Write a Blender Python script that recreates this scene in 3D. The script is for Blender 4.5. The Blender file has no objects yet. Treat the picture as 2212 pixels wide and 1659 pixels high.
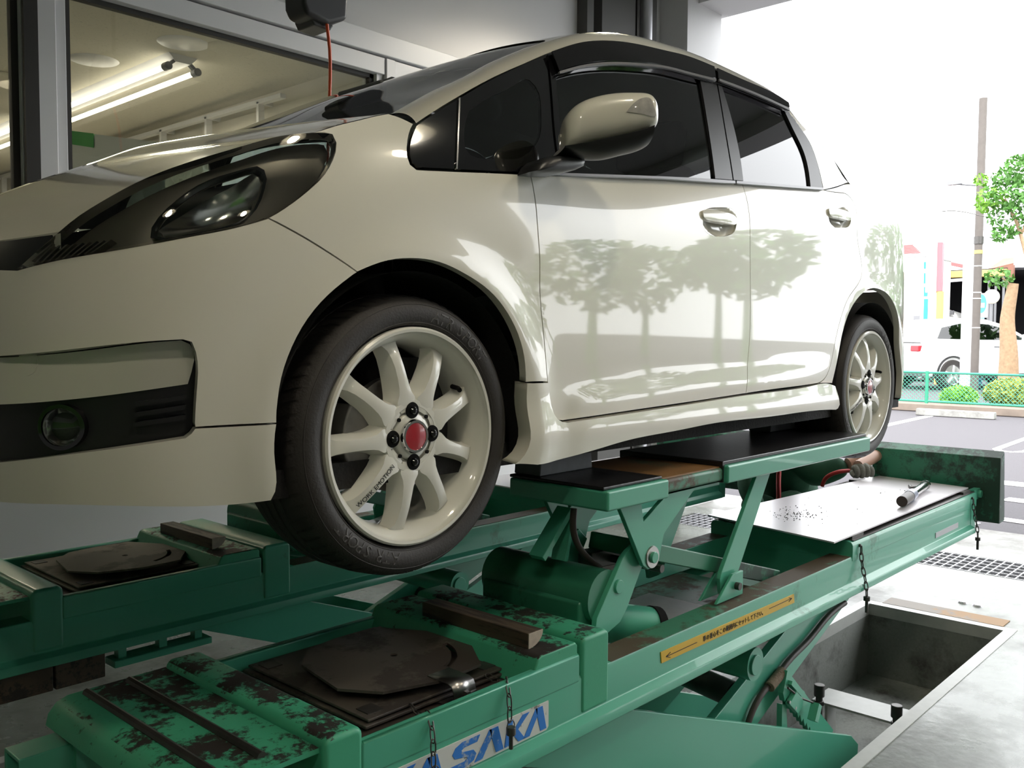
import bpy, bmesh, math, random
import numpy as np
from mathutils import Vector, Matrix
from mathutils.geometry import delaunay_2d_cdt

# ------------------------------------------------------------------ camera
scn = bpy.context.scene
COL = scn.collection
IMG_W, IMG_H, FPX = 2212.0, 1659.0, 1965.0
EYE = np.array([0.0, 0.0, 1.5])
def _unit(v): return v / np.linalg.norm(v)
def _cdir(px, py): return _unit(np.array([(px - IMG_W/2)/FPX, -(py - IMG_H/2)/FPX, -1.0]))
_xc = _cdir(2910, 735); _yc = _cdir(-1040, 714)          # the two horizontal directions of the workshop
_yc = _unit(_yc - _xc*_xc.dot(_yc)); _zc = np.cross(_xc, _yc)
ROT = np.array([_xc, _yc, _zc])
cam_d = bpy.data.cameras.new('camera'); cam = bpy.data.objects.new('camera', cam_d); COL.objects.link(cam)
cam_d.sensor_width = 36.0; cam_d.lens = 36.0*FPX/IMG_W; cam_d.clip_start = 0.05; cam_d.clip_end = 300
cam.matrix_world = Matrix([list(ROT[0])+[EYE[0]], list(ROT[1])+[EYE[1]], list(ROT[2])+[EYE[2]], [0,0,0,1]])
scn.camera = cam
vs = scn.view_settings
scn.display_settings.display_device = 'sRGB'
vs.view_transform = 'Standard'; vs.look = 'None'; vs.gamma = 1.0; vs.use_curve_mapping = False
vs.exposure = -0.25

# ------------------------------------------------------------------ daylight: bright hazy sky
wd = bpy.data.worlds.new('sky'); scn.world = wd; wd.use_nodes = True
wn = wd.node_tree.nodes; wn.clear()
wo = wn.new('ShaderNodeOutputWorld'); wb = wn.new('ShaderNodeBackground')
wb.inputs[0].default_value = (0.96, 0.98, 1.0, 1); wb.inputs[1].default_value = 6.8
wd.node_tree.links.new(wb.outputs[0], wo.inputs[0])
sd = bpy.data.lights.new('sun', 'SUN'); sd.energy = 4.0; sd.angle = math.radians(4); sd.color = (1.0, .97, .9)
so = bpy.data.objects.new('sun', sd); COL.objects.link(so)
so.rotation_euler = Vector((.52,.24,-.82)).to_track_quat('-Z', 'Y').to_euler()

# ------------------------------------------------------------------ helpers
def ray(px, py): return ROT @ np.array([(px - IMG_W/2)/FPX, -(py - IMG_H/2)/FPX, -1.0])
def at(px, py, X=None, Y=None, Z=None):
    v = ray(px, py)
    if X is not None: t = (X-EYE[0])/v[0]
    elif Y is not None: t = (Y-EYE[1])/v[1]
    else: t = (Z-EYE[2])/v[2]
    return EYE + t*v
def proj(P):
    q = (np.asarray(P, float)-EYE) @ ROT
    return np.stack([IMG_W/2+FPX*q[...,0]/-q[...,2], IMG_H/2-FPX*q[...,1]/-q[...,2]], -1)

def spline(xs, ys):
    """natural cubic through knots, linear outside"""
    xs = np.array(xs, float); ys = np.array(ys, float); n = len(xs)
    h = np.diff(xs); A = np.eye(n); b = np.zeros(n)
    for i in range(1, n-1):
        A[i,i-1] = h[i-1]; A[i,i] = 2*(h[i-1]+h[i]); A[i,i+1] = h[i]
        b[i] = 6*((ys[i+1]-ys[i])/h[i]-(ys[i]-ys[i-1])/h[i-1])
    M = np.linalg.solve(A, b)
    def f(x):
        x = np.asarray(x, float); i = np.clip(np.searchsorted(xs, x)-1, 0, n-2)
        hh = h[i]; a = (xs[i+1]-x)/hh; c = (x-xs[i])/hh
        y = a*ys[i]+c*ys[i+1]+((a**3-a)*M[i]+(c**3-c)*M[i+1])*hh*hh/6
        s0 = (ys[1]-ys[0])/h[0]-h[0]*M[1]/6; s1 = (ys[-1]-ys[-2])/h[-1]+h[-1]*M[-2]/6
        y = np.where(x < xs[0], ys[0]+s0*(x-xs[0]), y)
        return np.where(x > xs[-1], ys[-1]+s1*(x-xs[-1]), y)
    return f
def sstep(a, b, x):
    t = np.clip((np.asarray(x, float)-a)/(b-a), 0, 1); return t*t*(3-2*t)
def dens(pts, step, closed=True):
    pts = [np.asarray(p, float) for p in pts]; out = []
    n = len(pts); m = n if closed else n-1
    for i in range(m):
        a, b = pts[i], pts[(i+1) % n]
        k = max(1, int(math.ceil(np.linalg.norm(b-a)/step)))
        out += [a+(b-a)*j/k for j in range(k)]
    if not closed: out.append(pts[-1])
    return np.array(out)
def smooth_line(pts, n):
    """n points along a spline through pts (any dimension), even in arc length"""
    p = np.array(pts, float); d = np.r_[0, np.cumsum(np.linalg.norm(np.diff(p, axis=0), axis=1))]
    fs = [spline(d, p[:,k]) for k in range(p.shape[1])]
    t = np.linspace(0, d[-1], n); return np.stack([f(t) for f in fs], 1)
def inside(poly, P):
    poly = np.asarray(poly); x, y = P[:,0], P[:,1]; c = np.zeros(len(P), bool)
    j = len(poly)-1
    for i in range(len(poly)):
        xi, yi = poly[i]; xj, yj = poly[j]
        if yi != yj:
            c ^= ((yi > y) != (yj > y)) & (x < (xj-xi)*(y-yi)/(yj-yi)+xi)
        j = i
    return c

def tag(o, label=None, cat=None, group=None, kind=None):
    if label: o['label'] = label
    if cat: o['category'] = cat
    if group: o['group'] = group
    if kind: o['kind'] = kind
    return o
def empty(name, loc=(0,0,0), label=None, cat=None, group=None, kind=None, parent=None, rz=0):
    o = bpy.data.objects.new(name, None); COL.objects.link(o); o.location = loc; o.rotation_euler = (0,0,rz)
    o.empty_display_size = .1
    if parent: o.parent = parent
    return tag(o, label, cat, group, kind)
def link(name, me, parent=None):
    o = bpy.data.objects.new(name, me); COL.objects.link(o)
    if parent:
        o.parent = parent
        if parent.parent: o.matrix_parent_inverse = Matrix.Identity(4)
    return o
def copy_tree(o, parent=None, keep=True):
    c = o.copy(); COL.objects.link(c); c.parent = parent
    for ch in list(o.children): copy_tree(ch, c)
    return c

class MB:
    """collects geometry (in the coordinates of its parent) and becomes ONE mesh object"""
    def __init__(s, org=(0,0,0)): s.v = []; s.f = []; s.o = np.array(org, float)
    def add(s, vs_, fs_):
        b = len(s.v); s.v += [tuple(np.asarray(p, float)-s.o) for p in vs_]; s.f += [tuple(i+b for i in f) for f in fs_]; return s
    def box(s, x0, x1, y0, y1, z0, z1):
        return s.add([(x0,y0,z0),(x1,y0,z0),(x1,y1,z0),(x0,y1,z0),(x0,y0,z1),(x1,y0,z1),(x1,y1,z1),(x0,y1,z1)],
                     [(0,3,2,1),(4,5,6,7),(0,1,5,4),(1,2,6,5),(2,3,7,6),(3,0,4,7)])
    def prism(s, poly, axis, a, b):
        """2D outline extruded along axis ('x': poly=(y,z), 'y': poly=(x,z), 'z': poly=(x,y))"""
        def mk(p, t): return {'x':(t,p[0],p[1]), 'y':(p[0],t,p[1]), 'z':(p[0],p[1],t)}[axis]
        n = len(poly); vs_ = [mk(p, a) for p in poly]+[mk(p, b) for p in poly]
        ar = sum(poly[i][0]*poly[(i+1)%n][1]-poly[(i+1)%n][0]*poly[i][1] for i in range(n))
        flip = (ar > 0) ^ (b > a) ^ (axis == 'y')
        fs_ = [tuple(range(n))[::-1], tuple(range(n, 2*n))]+[(i,(i+1)%n,n+(i+1)%n,n+i) for i in range(n)]
        if flip: fs_ = [f[::-1] for f in fs_]
        return s.add(vs_, fs_)
    def bar(s, p, q, w, h, up=(0,0,1)):
        p = np.array(p, float); q = np.array(q, float); d = _unit(q-p); up = np.array(up, float)
        a = np.cross(d, up); a = _unit(a) if np.linalg.norm(a) > 1e-6 else np.array([1.,0,0]); b = np.cross(a, d)
        c = [(-1,-1),(1,-1),(1,1),(-1,1)]
        vs_ = [p+a*w/2*i+b*h/2*j for i,j in c]+[q+a*w/2*i+b*h/2*j for i,j in c]
        return s.add(vs_, [(0,1,2,3),(7,6,5,4),(0,4,5,1),(1,5,6,2),(2,6,7,3),(3,7,4,0)])
    def cyl(s, p, q, r, r2=None, n=20, caps=True):
        p = np.array(p, float); q = np.array(q, float); r2 = r if r2 is None else r2; d = _unit(q-p)
        a = np.cross(d, (0,0,1.)) if abs(d[2]) < .9 else np.cross(d, (1.,0,0)); a = _unit(a); b = np.cross(d, a)
        A = [2*math.pi*i/n for i in range(n)]
        vs_ = [p+(a*math.cos(t)+b*math.sin(t))*r for t in A]+[q+(a*math.cos(t)+b*math.sin(t))*r2 for t in A]
        fs_ = [(i,(i+1)%n,n+(i+1)%n,n+i) for i in range(n)]
        if caps: fs_ += [tuple(range(n))[::-1], tuple(range(n,2*n))]
        return s.add(vs_, fs_)
    def tube(s, pts, r, n=8, caps=True):
        pts = np.array(pts, float); m = len(pts); rr = np.broadcast_to(np.asarray(r, float), (m,))
        T = np.gradient(pts, axis=0); T /= np.linalg.norm(T, axis=1)[:,None]+1e-12
        a = np.cross(T[0], (0,0,1.)) if abs(T[0][2]) < .9 else np.cross(T[0], (1.,0,0)); a = _unit(a)
        vs_ = []; fs_ = []
        for i in range(m):
            a = _unit(a-T[i]*a.dot(T[i])); b = np.cross(T[i], a)
            vs_ += [pts[i]+(a*math.cos(2*math.pi*k/n)+b*math.sin(2*math.pi*k/n))*rr[i] for k in range(n)]
        for i in range(m-1):
            for k in range(n): fs_.append((i*n+k, i*n+(k+1)%n, (i+1)*n+(k+1)%n, (i+1)*n+k))
        if caps: fs_ += [tuple(range(n))[::-1], tuple(range((m-1)*n, m*n))]
        return s.add(vs_, fs_)
    def lathe(s, prof, c, axis='y', n=48, closed=False, a0=0, a1=2*math.pi):
        """prof: (radius, position along axis)"""
        full = abs(a1-a0-2*math.pi) < 1e-6; m = len(prof); k = n if full else n+1; vs_ = []; fs_ = []
        for i in range(k):
            t = a0+(a1-a0)*i/n; ct, st = math.cos(t), math.sin(t)
            for r, h in prof:
                vs_.append({'y':(c[0]+r*ct, c[1]+h, c[2]+r*st), 'z':(c[0]+r*ct, c[1]+r*st, c[2]+h), 'x':(c[0]+h, c[1]+r*ct, c[2]+r*st)}[axis])
        for i in range(n):
            j = (i+1) % k
            for q in range(m if closed else m-1):
                q2 = (q+1) % m; fs_.append((i*m+q, i*m+q2, j*m+q2, j*m+q))
        return s.add(vs_, fs_)
    def grid(s, P, flip=False):
        P = np.asarray(P); a, b = P.shape[:2]
        fs_ = [(i*b+j, i*b+j+1, (i+1)*b+j+1, (i+1)*b+j) for i in range(a-1) for j in range(b-1)]
        if flip: fs_ = [f[::-1] for f in fs_]
        return s.add(P.reshape(-1,3), fs_)
    def sphere(s, c, r, nu=16, nv=10, sc=(1,1,1)):
        vs_ = []; fs_ = []
        for j in range(nv+1):
            ph = math.pi*j/nv
            for i in range(nu):
                t = 2*math.pi*i/nu
                vs_.append((c[0]+r*sc[0]*math.sin(ph)*math.cos(t), c[1]+r*sc[1]*math.sin(ph)*math.sin(t), c[2]+r*sc[2]*math.cos(ph)))
        for j in range(nv):
            for i in range(nu): fs_.append((j*nu+i, (j+1)*nu+i, (j+1)*nu+(i+1)%nu, j*nu+(i+1)%nu))
        return s.add(vs_, fs_)
    def build(s, name, m, parent=None, bevel=0, seg=2, smooth=35, fix=True):
        me = bpy.data.meshes.new(name); me.from_pydata(s.v, [], s.f); me.materials.append(m)
        if fix:
            bm = bmesh.new(); bm.from_mesh(me); bmesh.ops.remove_doubles(bm, verts=bm.verts, dist=1e-5)
            bmesh.ops.recalc_face_normals(bm, faces=bm.faces); bm.to_mesh(me); bm.free()
        me.update()
        if smooth:
            me.polygons.foreach_set('use_smooth', [True]*len(me.polygons)); me.set_sharp_from_angle(angle=math.radians(smooth))
        o = link(name, me, parent)
        if bevel:
            b = o.modifiers.new('bevel', 'BEVEL'); b.width = bevel; b.segments = seg; b.limit_method = 'ANGLE'; b.angle_limit = math.radians(40)
            b.harden_normals = True
        return o

# ------------------------------------------------------------------ materials
def new_mat(name):
    m = bpy.data.materials.new(name); m.use_nodes = True; nt = m.node_tree
    return m, nt, nt.nodes['Principled BSDF']
def N(nt, kind, **kw):
    n = nt.nodes.new(kind)
    for k, v in kw.items(): setattr(n, k, v)
    return n
def mat(name, col, rough=.5, metal=0, coat=0, spec=.5, emit=None, es=0, noise=0, nscale=8, bump=0, bscale=60, trans=0, ior=1.5, coatr=.03, rvar=0):
    m, nt, b = new_mat(name); L = nt.links
    b.inputs['Base Color'].default_value = (*col, 1); b.inputs['Roughness'].default_value = rough
    b.inputs['Metallic'].default_value = metal; b.inputs['Coat Weight'].default_value = coat; b.inputs['Coat Roughness'].default_value = coatr
    b.inputs['Specular IOR Level'].default_value = spec; b.inputs['Transmission Weight'].default_value = trans; b.inputs['IOR'].default_value = ior
    if emit: b.inputs['Emission Color'].default_value = (*emit, 1); b.inputs['Emission Strength'].default_value = es
    if noise or bump or rvar:
        tc = N(nt, 'ShaderNodeTexCoord')
        if noise or rvar:
            nz = N(nt, 'ShaderNodeTexNoise'); nz.inputs['Scale'].default_value = nscale; nz.inputs['Detail'].default_value = 6
            L.new(tc.outputs['Object'], nz.inputs['Vector'])
        if noise:
            mx = N(nt, 'ShaderNodeMix', data_type='RGBA'); mx.inputs[6].default_value = (*[c*(1-noise) for c in col], 1); mx.inputs[7].default_value = (*[min(1, c*(1+noise)) for c in col], 1)
            L.new(nz.outputs['Fac'], mx.inputs[0]); L.new(mx.outputs[2], b.inputs['Base Color'])
        if rvar:
            mr = N(nt, 'ShaderNodeMapRange'); mr.inputs['To Min'].default_value = max(.02, rough-rvar); mr.inputs['To Max'].default_value = min(1, rough+rvar)
            L.new(nz.outputs['Fac'], mr.inputs['Value']); L.new(mr.outputs[0], b.inputs['Roughness'])
        if bump:
            nb = N(nt, 'ShaderNodeTexNoise'); nb.inputs['Scale'].default_value = bscale; nb.inputs['Detail'].default_value = 4
            bp = N(nt, 'ShaderNodeBump'); bp.inputs['Strength'].default_value = bump; bp.inputs['Distance'].default_value = .01
            L.new(tc.outputs['Object'], nb.inputs['Vector']); L.new(nb.outputs['Fac'], bp.inputs['Height']); L.new(bp.outputs[0], b.inputs['Normal'])
    return m
def worn(name, base, under, amount=.5, scale=14, rough=.4, urough=.6, spec=.5, streak=(1,1,1), bump=.1, coat=0, top=False):
    """paint that is chipped or grimy in patches of its own shape"""
    m, nt, b = new_mat(name); L = nt.links
    tc = N(nt, 'ShaderNodeTexCoord'); mp = N(nt, 'ShaderNodeMapping'); mp.inputs['Scale'].default_value = streak
    L.new(tc.outputs['Object'], mp.inputs[0])
    n1 = N(nt, 'ShaderNodeTexNoise'); n1.inputs['Scale'].default_value = scale; n1.inputs['Detail'].default_value = 10; n1.inputs['Roughness'].default_value = .75
    n2 = N(nt, 'ShaderNodeTexNoise'); n2.inputs['Scale'].default_value = scale*.22; n2.inputs['Detail'].default_value = 3
    L.new(mp.outputs[0], n1.inputs['Vector']); L.new(mp.outputs[0], n2.inputs['Vector'])
    ad = N(nt, 'ShaderNodeMath', operation='ADD'); L.new(n1.outputs['Fac'], ad.inputs[0]); L.new(n2.outputs['Fac'], ad.inputs[1])
    mr = N(nt, 'ShaderNodeMapRange'); c = 1.35-.7*amount; mr.inputs['From Min'].default_value = c-.05; mr.inputs['From Max'].default_value = c+.05
    L.new(ad.outputs[0], mr.inputs['Value'])
    if top:      # tyres and boots wear the upper faces
        ge = N(nt, 'ShaderNodeNewGeometry'); sx = N(nt, 'ShaderNodeSeparateXYZ'); L.new(ge.outputs['True Normal'], sx.inputs[0])
        tr = N(nt, 'ShaderNodeMapRange'); tr.inputs['From Min'].default_value = .35; tr.inputs['From Max'].default_value = .9; tr.inputs['To Min'].default_value = -.28; tr.inputs['To Max'].default_value = 0; L.new(sx.outputs[2], tr.inputs['Value'])
        a2 = N(nt, 'ShaderNodeMath', operation='ADD'); L.new(ad.outputs[0], a2.inputs[0]); L.new(tr.outputs[0], a2.inputs[1]); L.new(a2.outputs[0], mr.inputs['Value'])
    mx = N(nt, 'ShaderNodeMix', data_type='RGBA'); mx.inputs[6].default_value = (*base, 1); mx.inputs[7].default_value = (*under, 1)
    L.new(mr.outputs[0], mx.inputs[0]); L.new(mx.outputs[2], b.inputs['Base Color'])
    r2 = N(nt, 'ShaderNodeMapRange'); r2.inputs['To Min'].default_value = rough; r2.inputs['To Max'].default_value = urough
    L.new(mr.outputs[0], r2.inputs['Value']); L.new(r2.outputs[0], b.inputs['Roughness'])
    b.inputs['Specular IOR Level'].default_value = spec; b.inputs['Coat Weight'].default_value = coat
    if bump:
        bp = N(nt, 'ShaderNodeBump'); bp.inputs['Strength'].default_value = bump; bp.inputs['Distance'].default_value = .002; bp.invert = True
        L.new(ad.outputs[0], bp.inputs['Height']); L.new(bp.outputs[0], b.inputs['Normal'])
    return m
def glass_mat(name, tint, base=.06, rough=.01):
    """window glass: clear tinted pane with a mirror reflection that grows towards grazing"""
    m = bpy.data.materials.new(name); m.use_nodes = True; nt = m.node_tree; nt.nodes.clear(); L = nt.links
    o = N(nt, 'ShaderNodeOutputMaterial'); tr = N(nt, 'ShaderNodeBsdfTransparent'); tr.inputs[0].default_value = (*tint, 1)
    gl = N(nt, 'ShaderNodeBsdfGlossy'); gl.inputs['Roughness'].default_value = rough; gl.inputs[0].default_value = (1,1,1,1)
    lw = N(nt, 'ShaderNodeFresnel'); lw.inputs['IOR'].default_value = 1.52
    mr = N(nt, 'ShaderNodeMapRange'); mr.inputs['To Min'].default_value = base*.4; mr.inputs['To Max'].default_value = 1.0
    L.new(lw.outputs[0], mr.inputs['Value'])
    mx = N(nt, 'ShaderNodeMixShader'); L.new(mr.outputs[0], mx.inputs[0]); L.new(tr.outputs[0], mx.inputs[1]); L.new(gl.outputs[0], mx.inputs[2])
    L.new(mx.outputs[0], o.inputs[0]); return m

GREEN = (.045, .36, .21); GRIME = (.022, .018, .016)
M = {}
M['pearl'] = mat('pearl_white_paint', (.72, .70, .605), rough=.30, coat=1.0, spec=.5)
M['white_wheel'] = mat('white_wheel_paint', (.74, .73, .66), rough=.28, coat=.6)
M['black_trim'] = mat('black_trim', (.012, .012, .013), rough=.38)
M['gloss_black'] = mat('gloss_black', (.006, .006, .007), rough=.06, coat=.5)
M['visor'] = mat('smoked_visor', (.008, .008, .009), rough=.12, spec=.3)
M['gap'] = mat('dark_gap', (.01, .01, .01), rough=.9, spec=.1)
M['liner'] = mat('wheel_liner', (.012, .011, .011), rough=.85, bump=.3, bscale=90)
M['rubber'] = mat('tyre_rubber', (.030, .026, .024), rough=.6, bump=.12, bscale=180, noise=.25, nscale=20)
M['rubber_text'] = mat('tyre_lettering', (.075, .07, .066), rough=.5)
M['chrome'] = mat('chrome', (.75, .75, .75), rough=.12, metal=1)
M['steel'] = mat('bare_steel', (.42, .41, .40), rough=.32, metal=1, noise=.2, nscale=30)
M['dark_steel'] = mat('dark_steel', (.10, .095, .09), rough=.45, metal=.8, noise=.3, nscale=25)
M['grey_trim'] = mat('grey_moulding', (.20, .20, .21), rough=.35, metal=.3)
M['side_glass'] = glass_mat('side_glass', (.16, .20, .19))
M['wind_glass'] = glass_mat('windshield_glass', (.45, .52, .50))
M['privacy_glass'] = glass_mat('privacy_glass', (.03, .035, .035))
M['lamp_lens'] = glass_mat('lamp_lens', (.92, .94, .92), base=.08, rough=.02)
M['lamp_dark'] = mat('lamp_bezel', (.17, .155, .13), rough=.38, metal=.6)
M['reflector'] = mat('lamp_reflector', (.85, .87, .85), rough=.16, metal=1)
M['amber'] = mat('amber_lens', (.5, .10, .01), rough=.15)
M['red_cap'] = mat('red_cap', (.38, .02, .03), rough=.22, coat=.5)
M['interior'] = mat('interior_cloth', (.035, .035, .037), rough=.85)
M['interior_grey'] = mat('interior_plastic', (.08, .085, .085), rough=.7)
M['paper'] = mat('paper', (.75, .76, .72), rough=.8)
M['print_black'] = mat('black_print', (.015, .015, .015), rough=.6)
M['print_white'] = mat('white_print', (.75, .75, .74), rough=.5)
M['brake'] = mat('brake_iron', (.30, .285, .27), rough=.45, metal=.7, noise=.3, nscale=30)
# ================================================================== THE CAR
YC = 2.31                                   # centreline of the car
HUBF = (1.283, 1.285); HUBR = (3.796, 1.295)  # wheel centres (x, z)
_pu  = [0, .22, .42, .58, .70, .80, .90, 1.0, 1.12, 1.42, 2.42, 3.42, 3.92, 4.12, 4.26, 4.38, 4.50, 4.63, 4.80, 5.0, 5.28]
UE = 5.28
_px_ = [.500,.508,.530,.565,.615,.685,.775,.873,.996,1.30,2.30,3.30,3.80,4.0,4.138,4.248,4.335,4.395,4.43,4.45,4.46]
_pd  = [.89,.67,.47,.315,.205,.125,.072,.040,.018,.006,.0,.004,.009,.018,.034,.065,.125,.235,.40,.60,.88]
plan_x = spline(_pu, _px_); plan_d = spline(_pu, _pd)
side_y = spline([1.06,1.13,1.20,1.30,1.45,1.60,1.72,1.80,1.88,1.96,2.04,2.12,2.2],
                [1.53,1.455,1.432,1.424,1.420,1.418,1.419,1.424,1.437,1.463,1.518,1.61,1.74])
nose_x = spline([1.06,1.13,1.22,1.40,1.52,1.62,1.70,1.80,1.90,2.0,2.1],
                [.05,.012,.0,.0,.012,.035,.065,.135,.245,.40,.60])
tail_x = spline([1.1,1.3,1.6,1.9,2.1,2.3,2.5],[.03,0,.01,.04,.10,.20,.32])
_c0, _c1 = at(1300,509,Y=1.425), at(1835,476,Y=1.43); _l0, _l1 = at(1210,828,Y=1.43), at(1790,768,Y=1.43)
def crease_z(x): return _c0[2]+(_c1[2]-_c0[2])*(x-_c0[0])/(_c1[0]-_c0[0])
def low_z(x): return _l0[2]+(_l1[2]-_l0[2])*(x-_l0[0])/(_l1[0]-_l0[0])
def rise(x): return (np.clip(x, .8, 3.7)-1.6)*.10
def S_side(u, z):
    u = np.asarray(u, float); z = np.asarray(z, float)
    x = plan_x(u); d = plan_d(u)
    ze = z-rise(x)*sstep(1.45, 1.85, z)
    y = side_y(ze)+d
    wf = 1-sstep(.55, 1.35, u); wr = sstep(3.9, 4.5, u)
    x = x+nose_x(z)*wf-tail_x(z)*wr
    for hx, hz in (HUBF, HUBR):                      # soft flare round the wheel arches
        r = np.hypot(plan_x(u)-hx, z-hz-.01); y = y-.012*np.exp(-((r-.36)/.05)**2)*sstep(.9, 1.0, u)
    k = z-crease_z(x); kk = .012*np.logaddexp(0, k/.012)      # crease along the door handles: the shoulder leans in above it
    kk = np.minimum(kk, .24); y = y+(.05*kk+.50*kk*kk)*sstep(1.45, 2.1, x)*(1-sstep(4.0, 4.4, u))
    k2 = z-low_z(x); y = y-.009*(1-sstep(-.07, .012, k2))*sstep(1.62, 1.9, x)*(1-sstep(3.1, 3.4, x))
    return np.stack([x, y, z+0*x], -1)
def S_glass(x, z):
    x = np.asarray(x, float); z = np.asarray(z, float)
    h = z-1.88-rise(x); u = x+.12
    y = 1.444+plan_d(np.clip(u, 1.2, 4.3))*.6+.22*h+.28*np.abs(h)*h
    return np.stack([x, y, z+0*x], -1)
class Surf:
    def __init__(s, f, a, b, na=140, nb=60):
        s.f = f; A, B = np.meshgrid(np.linspace(*a, na), np.linspace(*b, nb), indexing='ij')
        s.A, s.B = A.ravel(), B.ravel(); P = f(s.A, s.B); n = s.nrm(s.A, s.B)
        ok = ((EYE-P)*n).sum(1) > 0; s.A, s.B = s.A[ok], s.B[ok]; s.Q = proj(P[ok])
    def nrm(s, a, b, e=2e-3):
        da = s.f(a+e, b)-s.f(a-e, b); db = s.f(a, b+e)-s.f(a, b-e); n = np.cross(da, db)
        return n/(np.linalg.norm(n, axis=-1)[...,None]+1e-12)          # (length, height) -> faces the near side
    def hit(s, px, py):
        t = np.array([px, py], float); i = np.argmin(((s.Q-t)**2).sum(1)); a, b = s.A[i], s.B[i]
        for _ in range(25):
            r = proj(s.f(a, b))-t
            if np.abs(r).max() < .02: break
            e = 1e-4; J = np.stack([(proj(s.f(a+e, b))-proj(s.f(a-e, b)))/(2*e), (proj(s.f(a, b+e))-proj(s.f(a, b-e)))/(2*e)], 1)
            st = np.linalg.lstsq(J, -r, rcond=1e-4)[0]; m = np.abs(st).max()
            if m > .08: st *= .08/m
            a += st[0]; b += st[1]
        return np.array([a, b])
SIDE = Surf(S_side, (.12, 4.7), (1.06, 2.14)); GLASS = Surf(S_glass, (1.05, 4.35), (1.84, 2.5))
def outline(surf, *segs, step=.02):
    """segments of picture points (or ('s', a, b) surface coordinates) -> closed outline on the surface"""
    out = []
    for sg in segs:
        q = [np.array(p[1:], float) if p[0] == 's' else surf.hit(*p) for p in sg]
        if len(q) > 2: q = list(smooth_line(q, max(len(q), int(np.linalg.norm(np.diff(q, axis=0), axis=1).sum()/step)+2)))
        if out and np.linalg.norm(out[-1]-q[0]) < 1e-4: q = q[1:]
        out += q
    if np.linalg.norm(out[0]-out[-1]) < 1e-4: out.pop()
    return dens(out, step)
def inset(poly, d):
    p = np.asarray(poly); a = p-np.roll(p, 1, 0); b = np.roll(p, -1, 0)-p
    def nn(v): v = np.stack([v[:,1], -v[:,0]], 1); return v/(np.linalg.norm(v, axis=1)[:,None]+1e-12)
    n = nn(a)+nn(b); n /= (np.linalg.norm(n, axis=1)[:,None]+1e-9)
    ar = np.sum(p[:,0]*np.roll(p[:,1],-1)-np.roll(p[:,0],-1)*p[:,1])
    return p-n*d*(1 if ar > 0 else -1)
CAR_ORG = (2.3, YC, .98)
def panel(name, surf, poly, m, parent, off=0.0, gap=.0016, lip=.014, holes=(), step=.03, both=True, lipm=None, label=None, sub=()):
    """a body panel: outline filled on the surface, with turned-in edges; built on both sides of the car"""
    poly = inset(poly, gap); hs = [inset(h, -gap) for h in holes]
    lo, hi = poly.min(0), poly.max(0)
    ga = np.arange(lo[0]+step*.5, hi[0], step); gb = np.arange(lo[1]+step*.5, hi[1], step)
    G = np.stack(np.meshgrid(ga, gb, indexing='ij'), -1).reshape(-1, 2)
    if len(G):
        k = inside(poly, G)
        for h in hs: k &= ~inside(h, G)
        allb = np.concatenate([poly]+hs); G = G[k]
        if len(G):
            dmin = np.array([((allb-g)**2).sum(1).min() for g in G]); G = G[dmin > (step*.35)**2]
    loops = [poly]+hs; V = []; E_ = []
    for lp in loops:
        b = len(V); V += [tuple(p) for p in lp]; E_ += [(b+i, b+(i+1) % len(lp)) for i in range(len(lp))]
    V += [tuple(g) for g in G]
    vo, eo, fo, _, _, _ = delaunay_2d_cdt([Vector(v) for v in V], E_, [], 0, 1e-6)
    uv = np.array([tuple(v) for v in vo]); F = np.array([tuple(f) for f in fo if len(f) == 3])
    c = uv[F].mean(1); k = inside(poly, c)
    for h in hs: k &= ~inside(h, c)
    F = F[k]; a, b = uv[:,0], uv[:,1]
    P = surf.f(a, b); n = surf.nrm(a, b); o = off(a, b)[:,None] if callable(off) else off
    if callable(off):
        g = Surf.__new__(Surf); g.f = lambda aa, bb: surf.f(aa, bb)+surf.nrm(aa, bb)*off(aa, bb)[...,None]; nv = Surf.nrm(g, a, b, 1e-3)
    else: nv = n
    P = P+n*o
    fn = np.cross(P[F[:,1]]-P[F[:,0]], P[F[:,2]]-P[F[:,0]]); fl = (fn*n[F[:,0]]).sum(1) < 0; F[fl] = F[fl][:, ::-1]
    cnt = {}
    for f in F:
        for i in range(3): cnt[(f[i], f[(i+1)%3])] = 1
    bd = [e for e in cnt if (e[1], e[0]) not in cnt]
    objs = []
    for side in ((0, 1) if both else (0,)):
        vs_ = list(P); fs_ = [tuple(f) for f in F]; ln = [nv[i] for f in F for i in f]
        if lip:
            mp = {}
            def g2(i, dd):
                key = (i, dd)
                if key not in mp: mp[key] = len(vs_); vs_.append(P[i]-n[i]*dd)
                return mp[key]
            for e in bd:
                fs_.append((g2(e[1], 0), g2(e[0], 0), g2(e[0], lip), g2(e[1], lip))); ln += [np.zeros(3)]*4
        vs_ = np.array(vs_); ln = np.array(ln)
        if side:
            vs_ = vs_*[1,-1,1]+[0, 2*YC, 0]; ln = ln*[1,-1,1]
            q = []; i = 0; l2 = []
            for f in fs_: q.append(f[::-1]); l2 += list(ln[i:i+len(f)][::-1]); i += len(f)
            fs_, ln = q, np.array(l2)
        me = bpy.data.meshes.new(name); me.from_pydata([tuple(v) for v in vs_-np.array(CAR_ORG)], [], fs_); me.materials.append(m)
        me.polygons.foreach_set('use_smooth', [True]*len(me.polygons)); me.update()
        me.normals_split_custom_set([tuple(v) for v in ln])
        pr = parent if not isinstance(parent, (list, tuple)) else parent[side]
        ob = link(name, me, pr); objs.append(ob)
        if label: ob['label'] = label
    return objs
def cb(): return MB(CAR_ORG)
def both_sides(fn):
    """run a builder for the near side, then mirrored for the far side"""
    return [fn(1), fn(-1)]
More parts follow.
